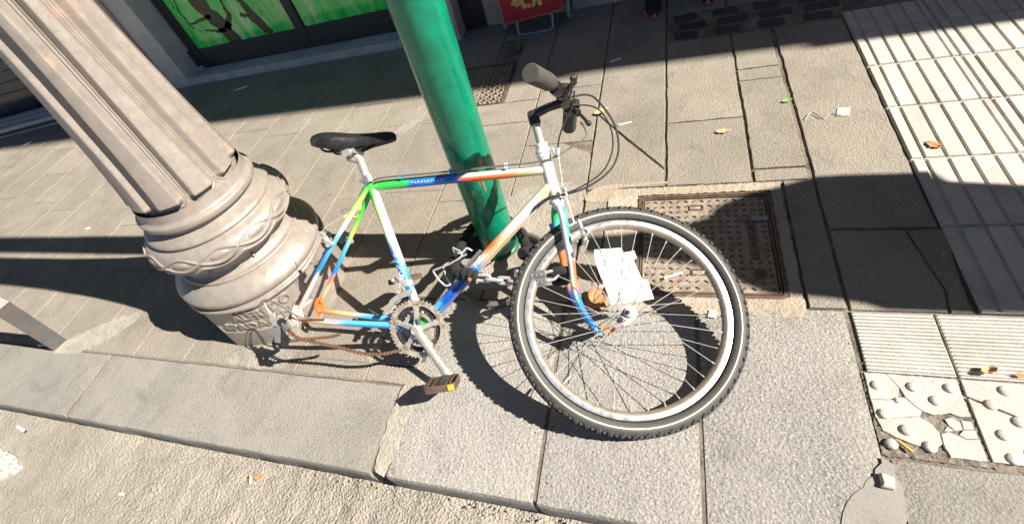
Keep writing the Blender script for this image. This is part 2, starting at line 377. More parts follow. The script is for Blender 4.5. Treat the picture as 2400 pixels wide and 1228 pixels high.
# mortar filling the wide joint
mo=MB()
def lumpy(mb,poly,z,res=.012,amp=.003,edge=.004,grid=False):
    if not grid:
        p=poly
        for _ in range(2):
            q=[]
            for i in range(len(p)):
                a=Vector(p[i]);b_=Vector(p[(i+1)%len(p)]); q+=[tuple(a.lerp(b_,.22)),tuple(a.lerp(b_,.78))]
            p=q
        mb.prism(rough_poly(p,.0048,.014),z-.02,z,0); return
    xs_=[p[0] for p in poly]; ys_=[p[1] for p in poly]
    def inside(x,y):
        c=False; n=len(poly)
        for i in range(n):
            (x1,y1),(x2,y2)=poly[i],poly[(i+1)%n]
            if (y1>y)!=(y2>y) and x<(x2-x1)*(y-y1)/(y2-y1)+x1: c=not c
        return c
    nx=int((max(xs_)-min(xs_))/res)+1; ny=int((max(ys_)-min(ys_))/res)+1; idx={}; vs=[];fs=[]
    hh={}
    def h(i,j):
        if (i,j) not in hh: hh[(i,j)]=random.uniform(-amp,amp)
        return hh[(i,j)]
    def vid(i,j):
        if (i,j) not in idx:
            idx[(i,j)]=len(vs); vs.append((min(xs_)+i*res+random.uniform(-.3,.3)*res,min(ys_)+j*res+random.uniform(-.3,.3)*res,z+h(i,j)))
        return idx[(i,j)]
    for i in range(nx):
        for j in range(ny):
            if inside(min(xs_)+(i+.5)*res,min(ys_)+(j+.5)*res): fs.append((vid(i,j),vid(i+1,j),vid(i+1,j+1),vid(i,j+1)))
    mb.add(vs,fs,None,True)
lumpy(mo,[(-.806,KY+.006),(-.742,KY+.006),(-.742,.53),(-.70,.62),(-.77,.62),(-.80,.50)],-.0015,.008,.0018)
lumpy(mo,[(-1.62,.535),(-1.32,.535),(-1.285,.60),(-1.40,.64),(-1.60,.60)],.0014,.010,.0012)
lumpy(mo,[(-.97,.60),(-.94,.60),(-.93,.9),(-.96,.9)],.0002,.007,.0012)
lumpy(mo,[(-2.70,.50),(-2.48,.51),(-2.30,.66),(-2.28,.76),(-2.40,.72),(-2.62,.60)],.0014,.012,.0012)
lumpy(mo,[(-1.32,2.30),(-1.26,2.30),(-1.27,2.1),(-1.36,1.97),(-1.42,2.0),(-1.33,2.13)],.0016,.012,.0012)
lumpy(mo,[(-.66,1.2),(-.30,1.2),(-.28,1.44),(-.36,1.52),(-.62,1.46)],.0014,.010,.0014)
lumpy(mo,[(-.80,.95),(-.50,.93),(-.46,1.0),(-.5,1.07),(-.78,1.06)],.0012,.010,.0012)
tag(mo.build('mortar_patches',M['mortar']),kind='structure')
ck=MB(); 
lumpy(ck,[(.505,KY+.02),(.52,.45),(.50,.49),(.47,.43),(.40,.36),(.36,KY+.01)],.0012,.009,.0008)
tag(ck.build('cement_patch',stone('smooth_cement',(.245,.228,.205),(.31,.29,.262),grain=1300,gdist=.0008,speck=.15)),kind='structure')
# ---- concrete surround of the large manhole
cc=MB(); 
def ring_poly(o_,i_,n=40):
    pass
ox0,ox1,oy0,oy1=-.188,.406,.862,1.443; ix0,ix1,iy0,iy1=-.075,.372,.926,1.402
for p in ([(ox0,oy0),(ox1,oy0),(ox1-.002,iy0),(ox0+.002,iy0)],[(ox0,iy1),(ox1,iy1),(ox1,oy1),(ox0,oy1)],[(ox0,iy0),(ix0,iy0),(ix0,iy1),(ox0,iy1)],[(ix1,iy0),(ox1,iy0),(ox1,iy1),(ix1,iy1)]):
    lumpy(cc,p,-.0005,.0085,.0016,grid=True)
lumpy(cc,[(-.30,1.38),(-.17,1.37),(-.17,1.46),(.03,1.455),(.03,1.475),(-.25,1.47)],.0022,.010,.0012)
tag(cc.build('manhole_surround',M['concrete']),kind='structure')
# ---- road
rd=MB(); rz=-.098
def rh(x,y): 
    return rz+.0035*math.sin(x*3.1+1)*math.cos(y*4)+.002*math.sin(x*9+y*7)
n1=210;n2=70; X0,X1,Y0,Y1=-2.9,.9,-.62,KY+.02
pr_=random.Random(3); vs=[];fs=[]
from mathutils import noise as mn
for j in range(n2+1):
    for i in range(n1+1):
        x=X0+(X1-X0)*i/n1; y=Y0+(Y1-Y0)*j/n2
        k=max(0,min(1,(x+2.2)/1.2))
        d=abs(mn.noise(Vector((x*42,y*42,0))))*1.5+abs(mn.noise(Vector((x*85,y*85,3))))*.8-.6+min(0,mn.noise(Vector((x*20,y*20,9)))+.25)*2.2*k
        ed=1 if (0<i<n1 and 0<j<n2) else 0
        vs.append((x,y,rh(x,y)+ed*(d*(.0030+.0085*k)+.004*mn.noise(Vector((x*12,y*12,1))))))
for j in range(n2):
    for i in range(n1): a=j*(n1+1)+i; fs.append((a,a+1,a+n1+2,a+n1+1))
rd.add(vs,fs)
for (xa,xb,ya,yb) in ((-30,X0,-12,KY+.02),(X1,30,-12,KY+.02),(X0,X1,-12,Y0)):
    rd.add([(xa,ya,rz-.002),(xb,ya,rz-.002),(xb,yb,rz-.002),(xa,yb,rz-.002)],[(0,1,2,3)],None,False)
tag(rd.build('road',M['asphalt'],fix=False),kind='structure')
gd=MB(); gd.add([(-90,-90,-.16),(90,-90,-.16),(90,90,-.16),(-90,90,-.16)],[(0,1,2,3)],None,False); tag(gd.build('ground',M['paving']),kind='structure')
pt=MB(); lumpy(pt,[(-3.2,-.02),(-2.62,-.04),(-2.55,-.04),(-2.47,.01),(-2.45,.05),(-2.52,.075),(-2.9,.11),(-3.3,.10)],rz+.012,.010,.0016)
tag(pt.build('road_marking',M['paint']),kind='structure')
# ---- ribbed tactile strip, running to the wall
tx0=.797; 
ts=MB(); gr=MB()
gr.add([(tx0-.004,.897,-.0045),(1.45,.897,-.0045),(1.45,2.60,-.0045),(tx0-.004,2.60,-.0045)],[(0,1,2,3)],None,False)
def bars(a0,a1,b0,b1,along,ribs,mb,h=0.0035,base=-.001,gap=.0016):
    # base tile with raised flat bars
    mb.prism(rough_poly(rect(a0+gap,a1-gap,b0+gap,b1-gap),.0005),-.03,base,.001)
    for c,wd in ribs:
        if along=='y': x0,x1,y0,y1=a0+c-wd/2,a0+c+wd/2,b0+.004,b1-.004
        else: x0,x1,y0,y1=a0+.004,a1-.004,b0+c-wd/2,b0+c+wd/2
        r_=.0028; z0,z1=base-.001,base+h
        P=rect(x0,x1,y0,y1); Q=rect(x0+r_,x1-r_,y0+r_,y1-r_)
        mb.add([(*p,z0) for p in P]+[(*p,z1) for p in Q],[(0,1,5,4),(1,2,6,5),(2,3,7,6),(3,0,4,7),(4,5,6,7)],None,False)
yc=[.897,1.207,1.517,1.818,2.11,2.395,2.60]
for xi in range(3):
    x0=tx0+.30*xi
    for i in range(6):
        bars(x0,x0+.30,yc[i],yc[i+1],'y',[(.0175,.029),(.068,.0525),(.127,.053),(.186,.052),(.2445,.0525),(.2855,.0225)],ts,.0065)
tag(ts.build('tactile_strip',M['tactile']),kind='structure'); tag(gr.build('tactile_strip_bedding',M['grime']),kind='structure')
fr_=MB()
for x0,x1 in ((.512,.697),(.699,.884),(.886,1.071),(1.073,1.26),(1.262,1.45)):
    nb=17; bars(x0,x1,.702,.893,'x',[(.0075+ .0110*k,.0052) for k in range(nb)],fr_,.0052,-.0012,.0022)
tag(fr_.build('fine_ribbed_tiles',M['tactile']),kind='structure')
# ---- blister tiles, one smashed
dm=MB()
def dome(x,y,mb,r_=.0135,z=0):
    prof=[(r_,z-.002)]+[(r_*math.cos(t),z+.0068*math.sin(t)) for t in [k*pi/12 for k in range(6)]]+[(1e-7,z+.0068)]
    mb.lathe(prof,20,(x,y,0))
frag=[[(.505,.700),(.552,.700),(.570,.663),(.562,.638),(.545,.630),(.505,.626)],
 [(.553,.700),(.691,.698),(.691,.603),(.672,.600),(.655,.608),(.640,.604),(.622,.600),(.604,.606),(.592,.618),(.578,.640),(.571,.663)],
 [(.505,.625),(.546,.629),(.563,.637),(.577,.639),(.591,.617),(.602,.606),(.594,.592),(.566,.589),(.540,.582),(.505,.579)],
 [(.507,.578),(.540,.581),(.566,.588),(.594,.591),(.612,.577),(.622,.556),(.621,.530),(.608,.520),(.585,.516),(.560,.524),(.535,.534),(.513,.548)],
 [(.623,.554),(.640,.561),(.655,.554),(.667,.546),(.691,.549),(.691,.500),(.628,.500),(.622,.522)],
 [(.641,.592),(.655,.598),(.669,.587),(.668,.570),(.654,.566),(.644,.576)],[(.671,.593),(.690,.592),(.690,.573),(.670,.571)],
 [(.669,.569),(.690,.571),(.690,.551),(.668,.548),(.657,.556)],[(.640,.573),(.653,.565),(.643,.563),(.632,.562)]]
for k,p in enumerate(frag): dm.prism(rough_poly(p,.0007,.010),-.02,-.0004*(k%4)-(.0016 if k in(5,6,8) else 0),.0010)
def px_tile(x0,x1): pass
for p in ([(.699,.699),(.884,.697),(.884,.600),(.870,.592),(.79,.606),(.735,.636),(.699,.655)],[(.699,.650),(.733,.632),(.788,.602),(.868,.588),(.884,.585),(.884,.494),(.760,.499),(.699,.501)],rect(.888,1.07,.494,.699),rect(1.075,1.26,.494,.699),rect(1.264,1.45,.494,.699)):
    dm.prism(rough_poly(p,.0006,.02),-.02,random.uniform(-.0006,.0004),.0012)
for q in ((.525,.665),(.599,.668),(.672,.672),(.636,.636),(.524,.590),(.559,.554),(.522,.516),(.595,.519)): dome(*q,dm)
for k in range(0,11):
    x=.735+.0372*k
    for y in ((.676,.600,.528) if k%2 else (.637,.565,.512)): dome(x+.002,y,dm)
dome(.561,.629,dm,.010,-.003)
bb=MB(); lumpy(bb,rect(.500,.71,.487,.703),-.0045,.006,.0022,grid=True)
tag(dm.build('blister_tiles',M['tactile']),kind='structure'); tag(bb.build('blister_tile_bedding',M['broken']),kind='structure')
ch=MB(); ch.prism(rough_poly([(.478,.412),(.500,.408),(.505,.437),(.482,.441)],.002,.008),.0,.014,.003)
tag(ch.build('stone_chip',M['tactile']),'broken off white tile lump lying in the kerb gap beside the smashed blister tile','rubble')
# ================================================================ MANHOLE COVER (rectangular, chequer studs)
mh=thing('manhole_cover','large rusty rectangular manhole cover with chequer studs in sandy concrete, partly under the bicycle wheel','manhole cover',(.148,1.160,0))
b=MB(); W2,H2=.4465/2,.475/2
def rrect(hx,hy,r_,n=5): 
    out=[]
    for cx,cy,a0 in ((hx-r_,hy-r_,0),(-hx+r_,hy-r_,90),(-hx+r_,-hy+r_,180),(hx-r_,-hy+r_,270)):
        for k in range(n+1): a=R_(a0+90*k/n); out.append((cx+r_*math.cos(a),cy+r_*math.sin(a)))
    return out
def ringprism(mb,outer,inner,z0,z1):
    n=len(outer); vs=[(*p,z0) for p in outer]+[(*p,z1) for p in outer]+[(*p,z1) for p in inner]+[(*p,z0) for p in inner]; fs=[]
    for j in range(n):
        k=(j+1)%n
        fs+=[(j,k,n+k,n+j),(n+j,n+k,2*n+k,2*n+j),(2*n+j,2*n+k,3*n+k,3*n+j)]
    mb.add(vs,fs,None,False)
ringprism(b,rrect(W2-.002,H2-.002,.02),rrect(W2-.013,H2-.013,.014),-.03,.0022)
ringprism(b,rrect(W2-.016,H2-.016,.013),rrect(W2-.022,H2-.022,.012),-.03,.001)
b.build('frame',M['iron'],mh)
b=MB(); b.prism(rrect(W2-.0245,H2-.0245,.010),-.03,-.0025,.001); lid=b.build('lid',M['iron_pale'],mh)
b=MB()
nx,ny=15,16
for i in range(nx):
    for j in range(ny):
        x=-.185+i*.0265; y=-.198+j*.0265
        if abs(x)>W2-.032 or abs(y)>H2-.032: continue
        if (abs(x+.02)<.030 and (abs(y-.165)<.022 or abs(y+.135)<.022)) or (abs(x-.148)<.016 and -.08<y<.09) or math.hypot(x-.155,y+.138)<.024: continue
        a=R_(38) if (i+j)%2 else R_(-38)
        rt=Matrix.Rotation(a,3,'Z'); b.box((x,y,-.0010),(.0155,.0052,.0045),rt,taper=.72)
b.build('chequer_studs',M['iron'],mh)
for yo_ in (.165,-.135):
    b=MB(); ringprism(b,[(x-.02,y+yo_) for x,y in rrect(.024,.013,.004)],[(x-.02,y+yo_) for x,y in rrect(.019,.009,.003)],-.004,.0012)
    b.build('lifting_socket',M['iron'],mh)
b=MB(); ringprism(b,[(x+.148,y+.005) for x,y in rrect(.0125,.083,.004)],[(x+.148,y+.005) for x,y in rrect(.0095,.080,.003)],-.004,.0006)
vs,fs=textmesh('UCP SPA EUR 2 BEE',.0165,.0014); rz_=Matrix.Rotation(R_(90),3,'Z'); b.add([rz_@v+Vector((.1535,.005,-.0012)) for v in vs],fs,None,False)
b.lathe([(.0195,-.003),(.0195,.0006),(.0160,.0006),(.0158,-.002)],32,(.155,-.138,0))
vs,fs=textmesh('S2',.016,.0014); b.add([v+Vector((.155,-.1435,-.0012)) for v in vs],fs,None,False)
b.build('raised_lettering',M['iron'],mh)
# small studded cover by the pole
mc=thing('small_access_cover','small square woven-pattern iron cover half in building shadow behind the green pole','manhole cover',(-1.0,2.385,0))
b=MB(); hx,hy=.198,.215
ringprism(b,rrect(hx,hy,.006,2),rrect(hx-.010,hy-.010,.005,2),-.03,.004); b.build('frame',M['iron'],mc)
b=MB(); b.prism(rrect(hx-.014,hy-.014,.006,2),-.03,-.006,.001); b.build('lid',M['iron'],mc)
b=MB()
for i in range(13):
    for j in range(14):
        b.box((-.168+i*.028,-.182+j*.028,-.0025),(.026,.010,.007),Matrix.Rotation(R_(35 if (i+j)%2 else -35),3,'Z'),taper=.6)
b.build('woven_studs',M['iron_pale'],mc)
# infill cover with dark setts near the person
dc=thing('sett_infill_cover','dark infill cover of square basalt setts in shade near the black shoes','manhole cover',(.42,2.70,0))
b=MB(); b.prism(rrect(.395,.145,.006,2),-.03,-.003,.002); b.build('grit_bed',M['joint'],dc)
b=MB()
for i in range(4):
    for j in range(3):
        cx=-.30+i*.195+(.03 if j%2 else 0); cy=-.095+j*.098
        if cx>.38: continue
        b.prism([(cx+x,cy+y) for x,y in rrect(.058 if j!=1 else .07,.034,.012,3)],-.02,.004,.004)
b.build('basalt_setts',simple('dark_basalt',(.045,.045,.05),.6,0,60,.3,.5,.002),dc)
# ================================================================ BUILDING
bl=thing('shop_building','stone fronted shop building with dark framed window behind the pavement','building',(-2,3.4,0))
def P(lst,name,m,par=bl,sm=False):
    b=MB()
    for c,d in lst: b.box(Vector(c)-Vector((-2,3.4,0)),d)
    return b.build(name,M[m],par)
FY=3.15
P([((-3.95,3.19,1.6),(.24,.30,3.4))],'window_pier','marble')
P([((-4.165,3.15,1.6),(.19,.29,3.4))],'outer_pier','pink_stone')
b=MB()
for yy in (3.02,3.06,3.10): b.tube([(-2.06-.0,yy-3.4,0),( -2.06,yy-3.4,3.2)],.018,10)
b.build('pier_moulding',M['pink_stone'],bl)
P([((-2.60,3.13,.018),(2.50,.16,.075))],'window_sill','marble')
P([((-2.60,3.155,-.02),(2.48,.2,.10))],'sill_base','stone_wall')
P([((-2.615,3.24,.12),(2.44,.05,.17)),((-3.745,3.235,1.2),(.09,.05,2.4)),((-2.615,3.235,1.2),(.075,.05,2.4)),((-1.45,3.235,1.2),(.09,.05,2.4)),((-2.6,3.235,2.4),(2.4,.05,.1))],'window_frame','frame_dark')
b=MB(); b.box((-1.18,-.16,1.25),(1.06,.02,2.2)); wa=b.build('window_pane',M['art'],bl)
b=MB(); b.box((-.025,-.16,1.28),(1.09,.02,2.2)); wb=b.build('window_pane',M['art'],bl)
# tree shaped ink marks printed on the first pane
def stroke(mb,pts,ws,y):
    L=[];Rr=[]
    for i,(x,z) in enumerate(pts):
        a=pts[max(0,i-1)]; c=pts[min(len(pts)-1,i+1)]; d=Vector((c[0]-a[0],c[1]-a[1])).normalized(); w_=ws[i]*.5*random.uniform(.75,1.25)
        L.append((x-d.y*w_,y,z+d.x*w_)); Rr.append((x+d.y*w_,y,z-d.x*w_))
    n=len(pts); mb.add(L+Rr,[(i,i+1,n+i+1,n+i) for i in range(n-1)],None,False)
b=MB(); yy=-.1715
def jit(pts,a=.012,n=5):
    out=[]
    for i in range(len(pts)-1):
        for k in range(n):
            t=k/n; out.append((pts[i][0]*(1-t)+pts[i+1][0]*t+random.uniform(-a,a),pts[i][1]*(1-t)+pts[i+1][1]*t+random.uniform(-a,a)))
    out.append(pts[-1]); return out
def lin(a,b_,n): return [a+(b_-a)*i/(n-1) for i in range(n)]
for pts,wa_,wb_ in (([(-1.27,.18),(-1.31,.35),(-1.42,.58),(-1.45,.8),(-1.38,1.5)],.15,.09),([(-1.27,.30),(-1.18,.40),(-1.17,.50)],.05,.02),([(-1.17,.50),(-1.10,.56),(-1.02,.58),(-1.0,.65)],.022,.02),([(-.90,.20),(-1.0,.45),(-1.08,.72),(-1.02,1.4)],.06,.05),([(-.93,.22),(-1.02,.36),(-1.08,.38)],.03,.03),([(-1.36,.42),(-1.48,.40),(-1.60,.40)],.03,.012),([(-1.30,.30),(-1.42,.31),(-1.5,.33)],.03,.01),([(-1.60,.36),(-1.62,.50),(-1.55,.66)],.012,.016),([(-1.06,.56),(-1.09,.50)],.05,.02)):
    p=jit(pts,.006); stroke(b,p,lin(wa_,wb_,len(p)),yy)
b.build('printed_tree_marks',M['ink'],wa); b=MB()
for pts,wa_,wb_ in (([(.30,.2),(.25,.6),(.32,1.2)],.12,.08),([(.1,.34),(.02,.5)],.03,.02),([(.25,.5),(.1,.6)],.03,.02)):
    p=jit(pts,.006); stroke(b,p,lin(wa_,wb_,len(p)),yy)
b.build('printed_tree_marks',M['ink'],wb)
P([((-1.345,3.14,1.6),(.14,.26,3.4))],'right_pilaster','stone_wall')
P([((-1.20,3.24,1.6),(.16,.2,3.4))],'downpipe_recess','frame_dark')
P([((2.7,3.31,.34),(7.68,.3,.9))],'stone_plinth','stone_wall')
P([((2.7,3.36,2.0),(7.68,.3,2.6))],'ground_floor_wall','plaster')
P([((-2.6,3.34,2.9),(2.6,.3,.9))],'shop_fascia','plaster')
bl2=P([((0,3.6,7.2),(22,.5,8.0))],'upper_wall','plaster')
for k in range(8):
    wn=P([((-8.5+k*2.4,3.345,5.2),(1.0,.05,1.7))],'window','frame_dark'); 
    P([((-8.5+k*2.4,3.30,4.3),(1.2,.12,.10))],'sill','marble',wn)
# left-hand shop, whose line turns slightly forward
ls=thing('left_shop_front','dark shop front with stepped grey sill at the far left','building',(-4.35,3.0,0),Matrix.Rotation(R_(9.0),3,'Z'))
b=MB(); b.box((-2.6,.30,1.5),(5.0,.04,3.0)); b.build('shop_glass',M['shutter'],ls)
b=MB()
for k in range(14): b.box((-2.6,.277,.25+k*.09),(5.0,.006,.012))
b.build('shutter_lines',M['frame_dark'],ls)
b=MB(); b.box((-2.6,.06,.03),(5.1,.30,.09)); b.build('marble_sill',M['marble'],ls)
b=MB()
for yv in (.02,.12): b.box((-2.6,yv,.079),(5.1,.012,.008))
b.build('metal_track',M['steel'],ls)
b=MB(); b.box((-2.6,-.10,.034),(5.1,.02,.020)); b.build('sill_groove',M['frame_dark'],ls)
# unseen taller block added off to the right, shading the pavement along the wall
nb_=thing('shade_caster_building','unseen tall ochre block added up the street to cast shade along the wall','building',(11.6,6,0))
b=MB(); b.box((-2.0,-.2+.0,9),(10,7.0,18)); b.build('wall',M['plaster'],nb_)
for k in range(4):
    for j in range(4):
        b=MB(); b.box((-6+k*2.4,-3.72,3+j*3.6),(1.0,.06,1.8)); b.build('window',M['frame_dark'],nb_)
# ================================================================ LAMP POST
AX=Vector((.040,.018,1)).normalized(); lx=AX.cross(Vector((0,1,0))).normalized()*-1; 
lxx=Vector((0,1,0)).cross(AX).normalized(); lyy=AX.cross(lxx)
LR=Matrix((lxx,lyy,AX)).transposed()
lp=thing('ornate_street_lamp','big taupe cast iron street lamp column with fluted shaft and braided collar','street lamp',(-1.535,.92,0),LR)
def radsurf(mb,prof,Rf,n=240,cap0=False):
    vs=[];fs=[]
    for z,rr in prof:
        for j in range(n):
            a=2*pi*j/n; q=Rf(z,rr,a); vs.append((q*math.cos(a),q*math.sin(a),z))
    k=len(prof)
    for i in range(k-1):
        for j in range(n): fs.append((i*n+j,i*n+(j+1)%n,(i+1)*n+(j+1)%n,(i+1)*n+j))
    mb.add(vs,fs)
def dense(p,n=4):
    out=[]
    Q=[p[0]]+list(p)+[p[-1]]
    for i in range(1,len(Q)-2):
        for k in range(n):
            t=k/n; v=[]
            for c in (0,1):
                a,b1,c1,d=[Q[i-1+m][c] for m in range(4)]
                v.append(.5*((2*b1)+(c1-a)*t+(2*a-5*b1+4*c1-d)*t*t+(3*b1-a-3*c1+d)*t**3))
            out.append(tuple(v))
    out.append(p[-1]); return out
def octf(a,w_):
    d=((math.degrees(a)+11-22.5)%45)-22.5
    # facet normals sit midway between vertices
    d=((math.degrees(a)+33.5+22.5)%45)-22.5
    o=1/math.cos(R_(d))*.955
    return 1*(1-w_)+o*w_
# plinth drum with recessed name panel
b=MB(); prof=[(-.02,.296),(.0,.296),(.030,.294),(.084,.292),(.206,.287),(.211,.288)]
pr2=[]
for i in range(len(prof)-1):
    for k in range(22): t=k/22; pr2.append((prof[i][0]*(1-t)+prof[i+1][0]*t,prof[i][1]*(1-t)+prof[i+1][1]*t))
pr2.append(prof[-1])
def sstep(x,a,b_): 
    t=max(0,min(1,(x-a)/(b_-a))); return t*t*(3-2*t)
def drum(z,rr,a):
    ad=((math.degrees(a)+180)%360)-180
    q=rr*octf(a,.42)
    inp=sstep(ad,-101,-99)*(1-sstep(ad,-24,-22))*sstep(z,.084,.088)*(1-sstep(z,.200,.204))
    return q-.007*inp
radsurf(b,pr2,drum,n=360); b.build('base_drum',M['lamp'],lp)
# raised maker's name
b=MB()
def wrap(body,size,zc,a0,a1):
    vs,fs=textmesh(body,size,.0045,4,.0010); xs_=[v.x for v in vs]; mn_,mx_=min(xs_),max(xs_); out=[]
    for v in vs:
        a=R_(a0+(a1-a0)*(v.x-mn_)/(mx_-mn_)); rb=.2895*octf(a,.42)-.0065
        q=rb+v.z+.0035-.002; out.append((q*math.cos(a),q*math.sin(a),zc+v.y))
    b.add(out,fs,None,False)
wrap('ALFREDO',.056,.152,-81,-33); wrap('SPADACINO',.056,.096,-95,-28)
b.build('raised_lettering',M['lamp'],lp)
ccirc=lambda z,rr,a: rr*octf(a,.42*max(0,1-(z-.205)/.025)) if z<.23 else rr
b=MB(); pf=dense([(.209,.284),(.211,.293),(.219,.296),(.226,.292),(.228,.283),(.234,.280),(.238,.284),(.248,.291),(.262,.291),(.278,.281),(.294,.264),(.306,.246),(.311,.236),(.316,.238),(.322,.234),(.326,.220),(.338,.210),(.352,.204),(.366,.206),(.374,.214),(.380,.221),(.386,.220)],4)
radsurf(b,pf,ccirc,n=160); b.build('lower_torus',M['lamp'],lp)
b=MB(); pf=dense([(.384,.214),(.390,.230),(.396,.244),(.406,.256),(.420,.264),(.434,.2655),(.448,.2625),(.461,.255),(.471,.245),(.477,.233),(.482,.224),(.486,.226),(.492,.230),(.502,.224),(.512,.206),(.520,.192)],4)
radsurf(b,pf,ccirc,n=160); tor=b.build('braided_collar',M['lamp'],lp)
b=MB()
def Rcol(z):
    for i in range(len(pf)-1):
        if pf[i][0]<=z<=pf[i+1][0]:
            t=(z-pf[i][0])/max(1e-9,pf[i+1][0]-pf[i][0]); return pf[i][1]*(1-t)+pf[i+1][1]*t
    return .25
for ph in (0,pi):
    pts=[]
    for k in range(360):
        a=2*pi*k/360; z=.4445+.0210*math.sin(6*a+ph+.6); q=Rcol(z)+.0012; pts.append((q*math.cos(a),q*math.sin(a),z))
    b.tube(pts,.0050,8,closed=True)
pts=[]
for k in range(360):
    a=2*pi*k/360; z=.4225-.0200*abs(math.sin(6*a+.6)); q=Rcol(z)+.0015; pts.append((q*math.cos(a),q*math.sin(a),z))
b.tube(pts,.0050,8,closed=True)
for k in range(12):
    a=(k*pi-.6)/6; a+=pi/12; q=Rcol(.4445)-.0035
    b.sphere((q*math.cos(a),q*math.sin(a),.4445),.013,12,(.6,2.6,1.05),Matrix.Rotation(a,3,'Z'))
b.build('braid_relief',M['lamp'],tor)
b=MB(); pf2=dense([(.518,.190),(.524,.188),(.532,.190),(.540,.205),(.550,.208),(.560,.207),(.566,.198),(.572,.193),(.590,.190),(.60,.189)],4)
radsurf(b,pf2,ccirc,n=160); b.build('neck_ring',M['lamp'],lp)
# fluted shaft: ten long convex panels between deep grooves
def Rs(z):
    pts=[(.585,.184),(.60,.180),(.65,.170),(.72,.159),(.8,.148),(1.0,.127),(1.1,.118),(1.5,.098),(2.2,.085),(3.0,.08)]
    for i in range(len(pts)-1):
        if pts[i][0]<=z<=pts[i+1][0]:
            t=(z-pts[i][0])/(pts[i+1][0]-pts[i][0]); return pts[i][1]*(1-t)+pts[i+1][1]*t
    return .08
zs=[.585,.592,.598]+[.600+.003*k for k in range(14)]+[.645+.02*k for k in range(8)]+[.82+.05*k for k in range(12)]+[1.5,2.0,2.6,3.0]
NP=10
def shaft(z,rr,a):
    p=((math.degrees(a)+8.5)%36)/36.0; d=abs(p-.5)*2   # 0 centre, 1 groove
    rs=Rs(z); wpx=rs*2*pi/NP
    dist=(1-d)*wpx/2; ze=z-.604
    e=min(dist-.0085,ze-.0) if ze<.06 else dist-.0085
    if ze<.030 and dist<.030:   # rounded lower corners
        cx=max(0,.030-dist+.0); cz=max(0,.024-ze); 
        e=.026-math.hypot(max(0,.033-dist),max(0,.024-ze)) if cz>0 else e
    rise=.026*sstep(e,0,.018)*(.45+.55*sstep(e,0,.005))
    bead=.004*math.exp(-((e+.0035)/.0018)**2) if ze>-.01 else 0
    return rs+rise+bead-.013
b=MB(); n=480; vs=[];fs=[]
for z in zs:
    for j in range(n):
        a=2*pi*j/n; q=shaft(z,0,a); vs.append((q*math.cos(a),q*math.sin(a),z))
for i in range(len(zs)-1):
    for j in range(n): fs.append((i*n+j,i*n+(j+1)%n,(i+1)*n+(j+1)%n,(i+1)*n+j))
b.add(vs,fs); b.build('fluted_shaft',M['lamp'],lp)
b=MB(); b.lathe([(.08,3.0),(.075,4.2),(.05,4.3),(.05,6.2),(.09,6.25),(.16,6.5),(.2,6.9),(.02,7.1)],32); b.build('upper_pole',M['lamp'],lp)
b=MB(); b.lathe([(.02,7.1),(.22,7.1),(.28,7.6),(.30,7.62),(.05,7.85),(1e-4,7.9)],24); b.build('lantern',M['alloy'],lp)
for a_,z_ in ((-33,.345),(-78,.345)):
    b=MB(); a=R_(a_); q=.204; b.sphere((q*math.cos(a),q*math.sin(a),z_),.009,10,(.8,1,1.2)); b.tube([(q*math.cos(a),q*math.sin(a),z_),((q+.014)*math.cos(a),(q+.014)*math.sin(a),z_+.008)],.004,8)
    b.build('collar_screw',M['lamp'],lp)
# ================================================================ GREEN POLE
gp=thing('green_traffic_pole','thick glossy green painted steel pole the bicycle is locked to','pole',(-.588,1.150,0),Matrix.Rotation(R_(0.9),3,'Y'))
b=MB(); b.tube([(0,0,z) for z in (-.02,.0,.3,.6,1,2,3,4)],.0705,48); b.build('pole_tube',M['green'],gp)
b=MB(); b.tube([(-.0695*1.0,.012,-.0),(-.0695,.012,3)],.0035,6); b.build('weld_seam',M['green_flake'],gp)
def patch(mb,ac,zc,wa,hz,n=16,off=.0006,seed=0):
    rr=random.Random(seed); vs=[];c=(ac,zc)
    vs.append((ac,zc))
    for k in range(n):
        t=2*pi*k/n; q=rr.uniform(.6,1.15); vs.append((ac+wa*q*math.cos(t),zc+hz*q*math.sin(t)))
    V=[((.0705+off)*math.cos(a),(.0705+off)*math.sin(a),z) for a,z in vs]; mb.add(V,[(0,1+k,1+(k+1)%n) for k in range(n)],None,True)
for k,(a,z,wa,hz) in enumerate([(-42,.445,.10,.020),(-52,.355,.05,.030),(-62,.372,.035,.014),(-100,.295,.10,.012),(-104,.10,.18,.02),(-60,.015,.5,.012),(-88,.34,.04,.02)]):
    b=MB(); patch(b,R_(a),z,wa,hz,seed=k); b.build('rust_spot',M['rust'],gp)
b=MB()
for k,(a,z,wa,hz) in enumerate([(-70,.30,.16,.05),(-30,.40,.10,.03),(-55,.06,.3,.03)]): patch(b,R_(a),z,wa,hz,n=26,off=.00035,seed=40+k)
for k in range(26):
    q=random.Random(k+90); patch(b,R_(q.uniform(-150,0)),q.uniform(.02,1.1),q.uniform(.01,.035),q.uniform(.002,.006),n=8,off=.0004,seed=60+k)
gch=b.build('chipped_paint',M['green_flake'],gp); gch['kind']='stuff'
b=MB(); b.lathe([(.074,-.002),(.080,.004),(.078,.010),(.0709,.016)],40); b.build('base_weld',M['green_flake'],gp)
